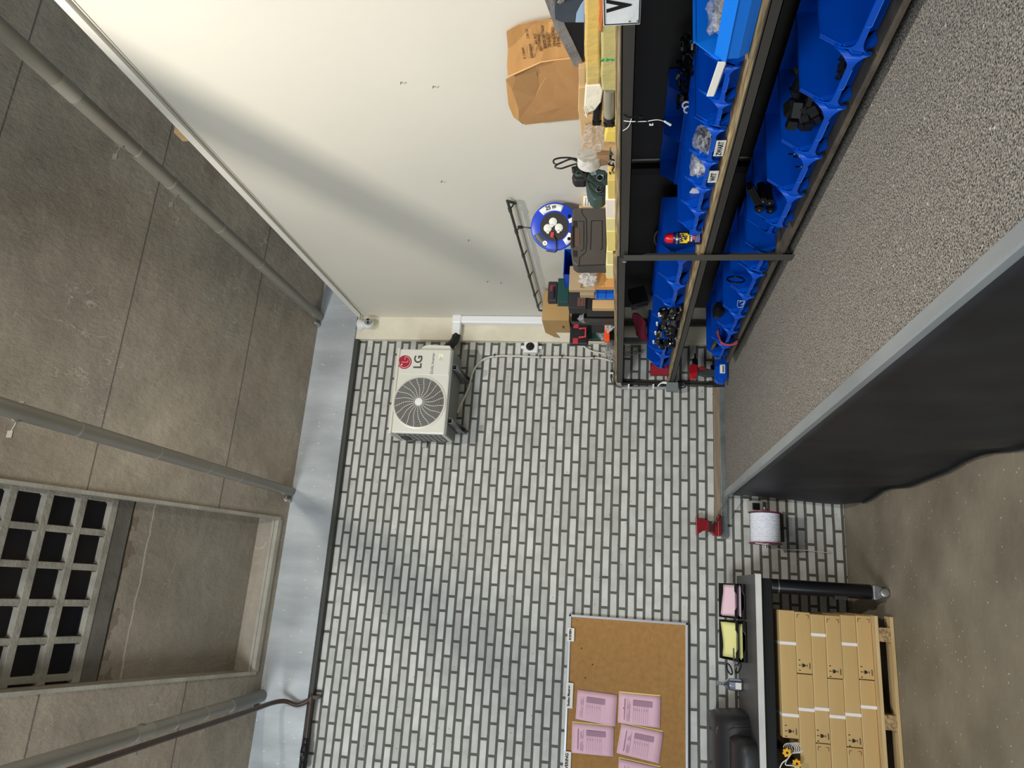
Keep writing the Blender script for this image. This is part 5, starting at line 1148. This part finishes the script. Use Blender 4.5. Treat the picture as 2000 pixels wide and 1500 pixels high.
M().box(1.63,1.70,-3.05,-2.86,ZT,1.745).build('foam_pad', mat('pad_y', (214,190,110), .75), label='dull yellow pad beneath the green power tool', cat='pad', group='pale pads along the shelf edge', bevel=.003)
# black tool case
t = thing('tool_case', 'dark grey moulded plastic tool case with a handle, standing on edge', 'case', (1.85,-2.1,ZT2))
cg = mat('case_grey', (70,66,62), .5, col2=(78,74,70), scale=5, bump=.06, bscale=120); Yc = -2.12
slabY([(1118,410),(1124,405),(1185,406),(1186,519),(1126,519),(1118,513),(1115,490),(1115,470),(1116,440)], Yc, .10).build('shell', cg, t, bevel=.008)
slabY([(1122,444),(1132,446),(1133,480),(1121,479)], Yc-.002, .005).build('handle_opening', mat('handle_gap_brown', (92,72,62), .6), t, bevel=.002)
slabY([(1115,441),(1121,441),(1121,483),(1114,481)], Yc-.010, .06).build('handle', tk, t, bevel=.006)
g = M()
def ridge(p, w_=.0035): g.tube([PY(x, y, Yc-.001) for x, y in p], w_*.6, 6)
ridge([(1136,408),(1137,418),(1145,428),(1146,470),(1144,492),(1132,503),(1131,518)]); ridge([(1130,432),(1140,432),(1140,486),(1134,491)])
ridge([(1155,431),(1176,431),(1176,486),(1172,488)]); ridge([(1155,431),(1153,488)]); ridge([(1127,519),(1186,517)], .006)
g.build('moulded_ridge', tk, t, smooth=True)
for y in (437, 495): slabY([(1119,y-6),(1127,y-6),(1127,y+6),(1119,y+6)], Yc-.004, .01).build('latch', tk, t, bevel=.002)
# cable reel
t = thing('cable_reel', 'blue cable reel with three white sockets and a 25 m label', 'cable reel', (2.02,-1.8,1.95))
rb = mat('reel_blue', (22,62,190), .35); YR = -1.97; C0 = PY(1083,443,YR); wpx = (PY(1083,485,YR)-PY(1083,401,YR)).length/2
nx = (V((CAM.x,CAM.y,C0.z))-C0).normalized(); nx = (nx*.8+V((0,-1,0))*.2).normalized(); rtt = V((0,0,1)).cross(nx).normalized(); R1 = wpx
RP = lambda u, v, d=0: C0+rtt*u*R1+ZA*v*R1+nx*d
M().lathe([(R1*.56,.004),(R1*.60,.008),(R1*.93,.008),(R1,.002),(R1,-.006),(R1*.9,-.01),(R1*.5,-.01)], C0, nx, 48, rtt).build('front_flange', rb, t, smooth=35)
M().lathe([(R1*.55,-.05),(R1*.55,-.01)], C0, nx, 40, rtt).build('drum', cordb, t, smooth=40); M().lathe([(R1*.3,-.058),(R1*.9,-.058),(R1*.9,-.05),(R1*.3,-.05)], C0, nx, 40, rtt).build('rear_flange', rb, t, smooth=35)
M().lathe([(0,.002),(R1*.56,.002),(R1*.56,.006),(R1*.60,.009)], C0, nx, 40, rtt).build('socket_face', tk, t, smooth=35)
wsm = mat('socket_white', (224,224,214), .4)
def R2(u, v): return u, v
for (x, y, an) in ((1081,434,.6), (1070,446,.9), (1092,445,.7)):
    p_ = PY(x, y, YR); d_ = p_-C0; p_ = C0+rtt*d_.dot(rtt)+ZA*d_.z+nx*.006
    M().lathe([(.0235,0),(.0235,.008),(.019,.011),(0,.011)], p_, nx, 28, rtt).build('socket_lid', wsm, t, smooth=40)
    a = Matrix.Rotation(0, 3, 'X'); dd = (rtt*math.cos(an+2.3)+ZA*math.sin(an+2.3)); ss = nx.cross(dd)
    M().prism([(.012,-.010),(.031,-.007),(.031,.007),(.012,.010)], p_+nx*.004, dd, ss, nx*.007).build('lid_tab', wsm, t, bevel=.001)
p_ = PY(1079,459,YR); d_ = p_-C0; p_ = C0+rtt*d_.dot(rtt)+ZA*d_.z+nx*.006
M().prism([(-.016,-.008),(.016,-.010),(.018,.008),(-.012,.012)], p_, rtt, ZA, nx*.014).build('red_plug', mat('plug_red', (206,50,60), .4), t, bevel=.002)
M().tube(spline([p_+nx*.01, RP(-.55,-.05,.02), RP(-.95,-.1,.015), RP(-1.04,-.02,.0), RP(-.98,.35,-.02)], 6), .004, 8).build('cord', cordb, t, smooth=True)
for uv in ((-.5,-.62),(.42,-.62)): M().lathe([(.010,0),(.010,.002)], RP(uv[0],uv[1],.008), nx, 16).build('finger_hole', gl, t)
def ringsec(a0, a1, r0, r1, mt_, nm_, d=.0088, n=14):
    g = M()
    for i in range(n+1):
        a = a0+(a1-a0)*i/n; g.v += [C0+(rtt*math.cos(a)+ZA*math.sin(a))*R1*r0+nx*d, C0+(rtt*math.cos(a)+ZA*math.sin(a))*R1*r1+nx*d]
    for i in range(n): g.f.append((2*i, 2*i+1, 2*i+3, 2*i+2))
    return g.build(nm_, mt_, t, smooth=True, solid=.0006)
ringsec(-.42, .78, .66, .93, white, 'white_label'); ringsec(-2.55,-1.95,.64,.93, white, 'red_white_label'); ringsec(1.95,2.75,.64,.93, mat('label_grey', (86,92,96), .4), 'maker_label'); ringsec(-1.35,-1.1,.64,.9, white, 'small_label')
text('25 m', .030, C0+(rtt*math.cos(.18)+ZA*math.sin(.18))*R1*.795+nx*.0098, (-rtt*math.sin(.18)+ZA*math.cos(.18))*-1, rtt*math.cos(.18)+ZA*math.sin(.18), ink, 'lettering', t, bold=.0012) if False else text('25 m', .030, C0+rtt*R1*.79+nx*.0098+ZA*R1*.16, rtt*.22-ZA*.97, rtt*.97+ZA*.22, ink, 'lettering', t, bold=.0012)
M().lathe([(.010,0),(.014,0),(.014,.001),(.010,.001)], C0+(rtt*math.cos(2.62)+ZA*math.sin(2.62))*R1*.78+nx*.0094, nx, 20).lathe([(0,0),(.007,0),(.007,.001)], C0+(rtt*math.cos(2.62)+ZA*math.sin(2.62))*R1*.78+nx*.0094, nx, 20).build('round_mark', white, t)
M().tube([RP(0,.0,-.08), RP(0,.85,-.085), RP(0,1.06,-.05), RP(-.02,1.2,.01)], .005, 8).build('crank_bar', tk, t, smooth=True); M().lathe([(.006,0),(.010,.01),(.009,.03),(0,.036)], RP(-.02,1.30,.03), ZA*1.0, 16).build('crank_knob', gl, t, smooth=40); M().tube([RP(-.02,1.04,.0), RP(-.02,1.3,.03)], .005, 8).build('crank_arm', steel, t, smooth=True)
# plain carton carrying the reel, hidden mostly by the case
e = rectY(1112,425,1200,520,-1.86,.26,ZT2)
M().box(1.86,2.12,-2.0,-1.80,ZT2,C0.z-R1-.001).build('carton', kb, label='plain carton under the cable reel, behind the tool case', cat='box', bevel=.003)
# blue open bin behind
t = thing('storage_bin', 'blue bin standing on end between the cable reel and the green case', 'bin', (1.9,-1.55,ZT2))
e = rectY(1101,486,1116,537,-1.58,.20)
M().box(e[0],e[1],-1.58,-1.38,e[5]-.006,e[5]).box(e[1]-.004,e[1],-1.58,-1.38,ZT2,e[5]).box(e[0],e[0]+.004,-1.58,-1.38,ZT2,e[5]).box(e[0],e[1],-1.384,-1.38,ZT2,e[5]).build('bin_body', blue, t, bevel=.002)
# cartons
tan = mat('grey_tan_card', (176,154,120), .8, col2=(162,140,106), scale=3); org = mat('orange_card', (214,158,92), .75, col2=(202,146,82), scale=3)
def addtext(s_, sz, x, y, Y, t, mt_=None, flip=False): text(s_, sz, PY(x, y, Y), XA if not flip else -XA, ZA if not flip else -ZA, mt_ or mat('faint_print', (128,104,72), .8), 'print', t, bold=.0005)
t, e = boxY('carton', 'grey-brown carton standing on the orange one, right after the tool case', 'box', (1112,519,1160,566), -1.72, .04, tan, z0=1.835)
addtext('FRAGILE', .03, 1138, 546, -1.7215, t)
t, e = boxY('carton', 'orange-brown taped carton on the top board after the tool case', 'box', (1160,519,1203,560), -1.76, .05, org, z0=ZT2)
M().box(e[0],e[1],e[2]-.001,e[2],(e[4]+e[5])/2-.002,(e[4]+e[5])/2+.0005).build('tape_seam', mat('seam_brown', (170,116,60), .6), t)
t, e = boxY('carton', 'small carton with a white shipping label behind the clear bag', 'box', (1133,552,1158,576), -1.52, .05, tan, z0=1.85)
M().box(e[0]+.03,e[1]-.01,e[2]-.001,e[2],e[4]+.03,e[5]-.012).build('shipping_label', white, t)
boxY('carton', 'orange-brown carton beneath the small labelled carton', 'box', (1153,552,1200,577), -1.50, .05, org, z0=ZT2)
film('clear_bag', 'torn clear plastic bag between the cartons', PY(1150,545,-1.80), (.045,.03,.05), 41, mat('milky_film', (226,224,222), .2, alpha=.55, bump=1, bscale=60))
t, e = boxY('blue_box', 'small glossy blue packet with a white script at the shelf edge', 'box', (1163,561,1201,583), -1.58, .02, mat('packet_blue', (30,100,206), .35), z0=ZT2)
g = M()
for k in range(2): g.box(e[0]-.001,e[1]+.001,e[2]-.001,e[2]+.002,e[4]+.05+.05*k,e[4]+.056+.05*k)
g.build('ridge', mat('packet_blue_dark', (18,70,160), .35), t)
boxY('carton', 'small plain brown carton next to the blue packet', 'box', (1157,585,1190,602), -1.42, .05, kb, z0=ZT2)
# stacked power-tool cases
tc, ec = boxY('dark_crate', 'dark crate in the middle of the pile, below the printed dark box', 'crate', (1146,562,1160,606), -1.33, .12, tk, z0=ZT2)
t, e = boxY('tool_case', 'flat dark grey box with printed lines under the green case', 'case', (1111,556,1146,602), -1.34, .10, mat('printed_dark_box', (46,42,42), .6), z0=ec[5]+.001)
g = M()
for k in range(5): g.box(e[0]+.015,e[0]+.075,e[2]-.001,e[2],e[4]+.012+.010*k,e[4]+.016+.010*k)
g.build('print_lines', mat('rust_print', (150,96,80), .7), t)
t, e = boxY('tool_case', 'dark green tool case tilted on top of the printed dark box', 'case', (1089,543,1111,590), -1.33, .08, mat('case_green', (22,66,62), .5), z0=e[5]+.001)
t, e = boxY('tool_case', 'topmost black tool case with a dull red badge', 'case', (1070,549,1089,588), -1.32, .06, mat('case_black', (44,40,42), .5), bev=.008, z0=e[5]+.001)
M().box(e[1]-.07,e[1]-.03,e[2]-.001,e[2],e[4]+.02,e[5]-.015).build('badge', mat('badge_red', (140,40,50), .5), t); M().box(e[0]+.02,e[0]+.10,e[2]-.012,e[2],e[4]+.02,e[4]+.035).build('handle', tk, t, bevel=.003)
boxY('dark_box', 'tall black box in the heart of the pile, behind the printed dark box', 'box', (1140,596,1160,622), -1.16, .08, gl, z0=ZT2)
boxY('dark_box', 'flat dark grey box under the red and black toolbox, beside the foil', 'box', (1150,606,1180,630), -1.05, .05, mat('slate_box', (58,56,56), .6), z0=ZT2)
boxY('green_box', 'dark green box standing behind the crumpled foil', 'box', (1146,632,1168,662), -.52, .06, mat('bottle_green', (24,62,54), .5), z0=ZT2)
t, e = boxY('toolbox', 'black toolbox with red latches near the brick wall', 'toolbox', (1113,630,1147,672), -.60, .05, mat('toolbox_black', (32,31,34), .45), z0=1.925, bev=.01)
rl = mat('latch_red', (190,52,64), .45)
ez = (e[4]+e[5])/2
for u in (.14, .86): M().box(e[0]+(e[1]-e[0])*u-.022,e[0]+(e[1]-e[0])*u+.022,e[2]-.006,e[2],ez+.005,ez+.045).build('latch', rl, t, bevel=.003)
M().tube([(e[0]+(e[1]-e[0])*.3,e[2]-.006,ez), (e[0]+(e[1]-e[0])*.3,e[2]-.02,ez-.05), (e[0]+(e[1]-e[0])*.7,e[2]-.02,ez-.05), (e[0]+(e[1]-e[0])*.7,e[2]-.006,ez)], .009, 10).build('handle', rl, t, smooth=True)
boxY('black_box', 'plain black box between the toolbox and the big carton', 'box', (1116,604,1140,628), -.98, .06, gl, z0=1.87)
M().box(1.84,2.10,-.90,-.60,ZT2,1.90).build('storage_crate', tk, label='low black crate under the toolbox and the green box', cat='crate', bevel=.004)
# big carton on top
t = thing('carton', 'largest brown carton on top of the pile, one flap hanging open', 'box', (2.0,-.6,2.06))
kc = mat('plain_cardboard', (184,150,98), .8, col2=(172,138,88), scale=2.5)
M().box(1.885,2.125,-.74,-.47,2.066,2.268).build('carton_body', kc, t, bevel=.002)
M().prism([(-.47,2.268),(-.47,2.19),(-.35,2.16),(-.36,2.20)], (1.885,0,0), YA, ZA, (.004,0,0)).build('open_flap', kc, t)
g = M().box(2.0,2.003,-.7415,-.74,2.13,2.165).box(2.008,2.012,-.7415,-.74,2.150,2.156); g.build('print_mark', tx, t)
text('56999', .022, (1.8835,-.60,2.115), -YA, ZA, tx, 'print', t)
M().box(1.93,2.10,-.72,-.50,1.85,2.065).build('grey_carton', tan, label='grey-brown carton hidden under the largest carton', cat='box', bevel=.002)
# orange tool in a bag and foil parcel at the far shelf edge
t = thing('orange_tool', 'orange hand tool half inside a milky plastic bag at the shelf edge', 'tool', (1.68,-1.0,ZT2))
slabY([(1181,607),(1190,607),(1191,665),(1180,665)], -.92, .05).build('orange_body', mat('safety_orange', (244,84,28), .4), t, bevel=.006)
slabY([(1190,646),(1200,646),(1200,664),(1190,664)], -.90, .05).build('black_grip', gl, t, bevel=.004)
M().blob(PY(1189,628,-.95), (.085,.035,.032), 22, .5, 6).build('milky_bag', mat('milky_film', (226,224,222), .2, alpha=.55, bump=1, bscale=60), t, smooth=True)
M().tube(spline([PY(1195,597,-1.0),PY(1201,615,-1.0),PY(1201,635,-1.0),PY(1192,645,-1.0)], 6), .003, 6).build('bag_edge', white, t, smooth=True)
t = thing('foil_parcel', 'crumpled silver foil parcel hanging off the pile near the orange tool', 'foil', (1.75,-.5,1.80))
slabY([(1158,632),(1178,630),(1184,645),(1184,660),(1176,663),(1165,650),(1159,640)], -.58, .05).build('foil', mat('bright_foil', (214,214,214), .25, metal=.85, bump=1.3, bscale=90), t, bevel=.006)
t = thing('foil_bag', 'shiny crumpled foil bag at the far end of the shelf edge', 'foil', (1.65,-.3,ZT2))
M().blob(PY(1193,683,-.22), (.085,.03,.038), 28, .6, 9).build('foil', mat('bright_foil', (214,214,214), .25, metal=.85, bump=1.3, bscale=90), t, smooth=20)
film('parts_bag', 'small clear bag in the middle of the pile, beside the dark boxes', PY(1140,622,-1.0), (.03,.03,.035), 51, core=(steel, 10, .008))
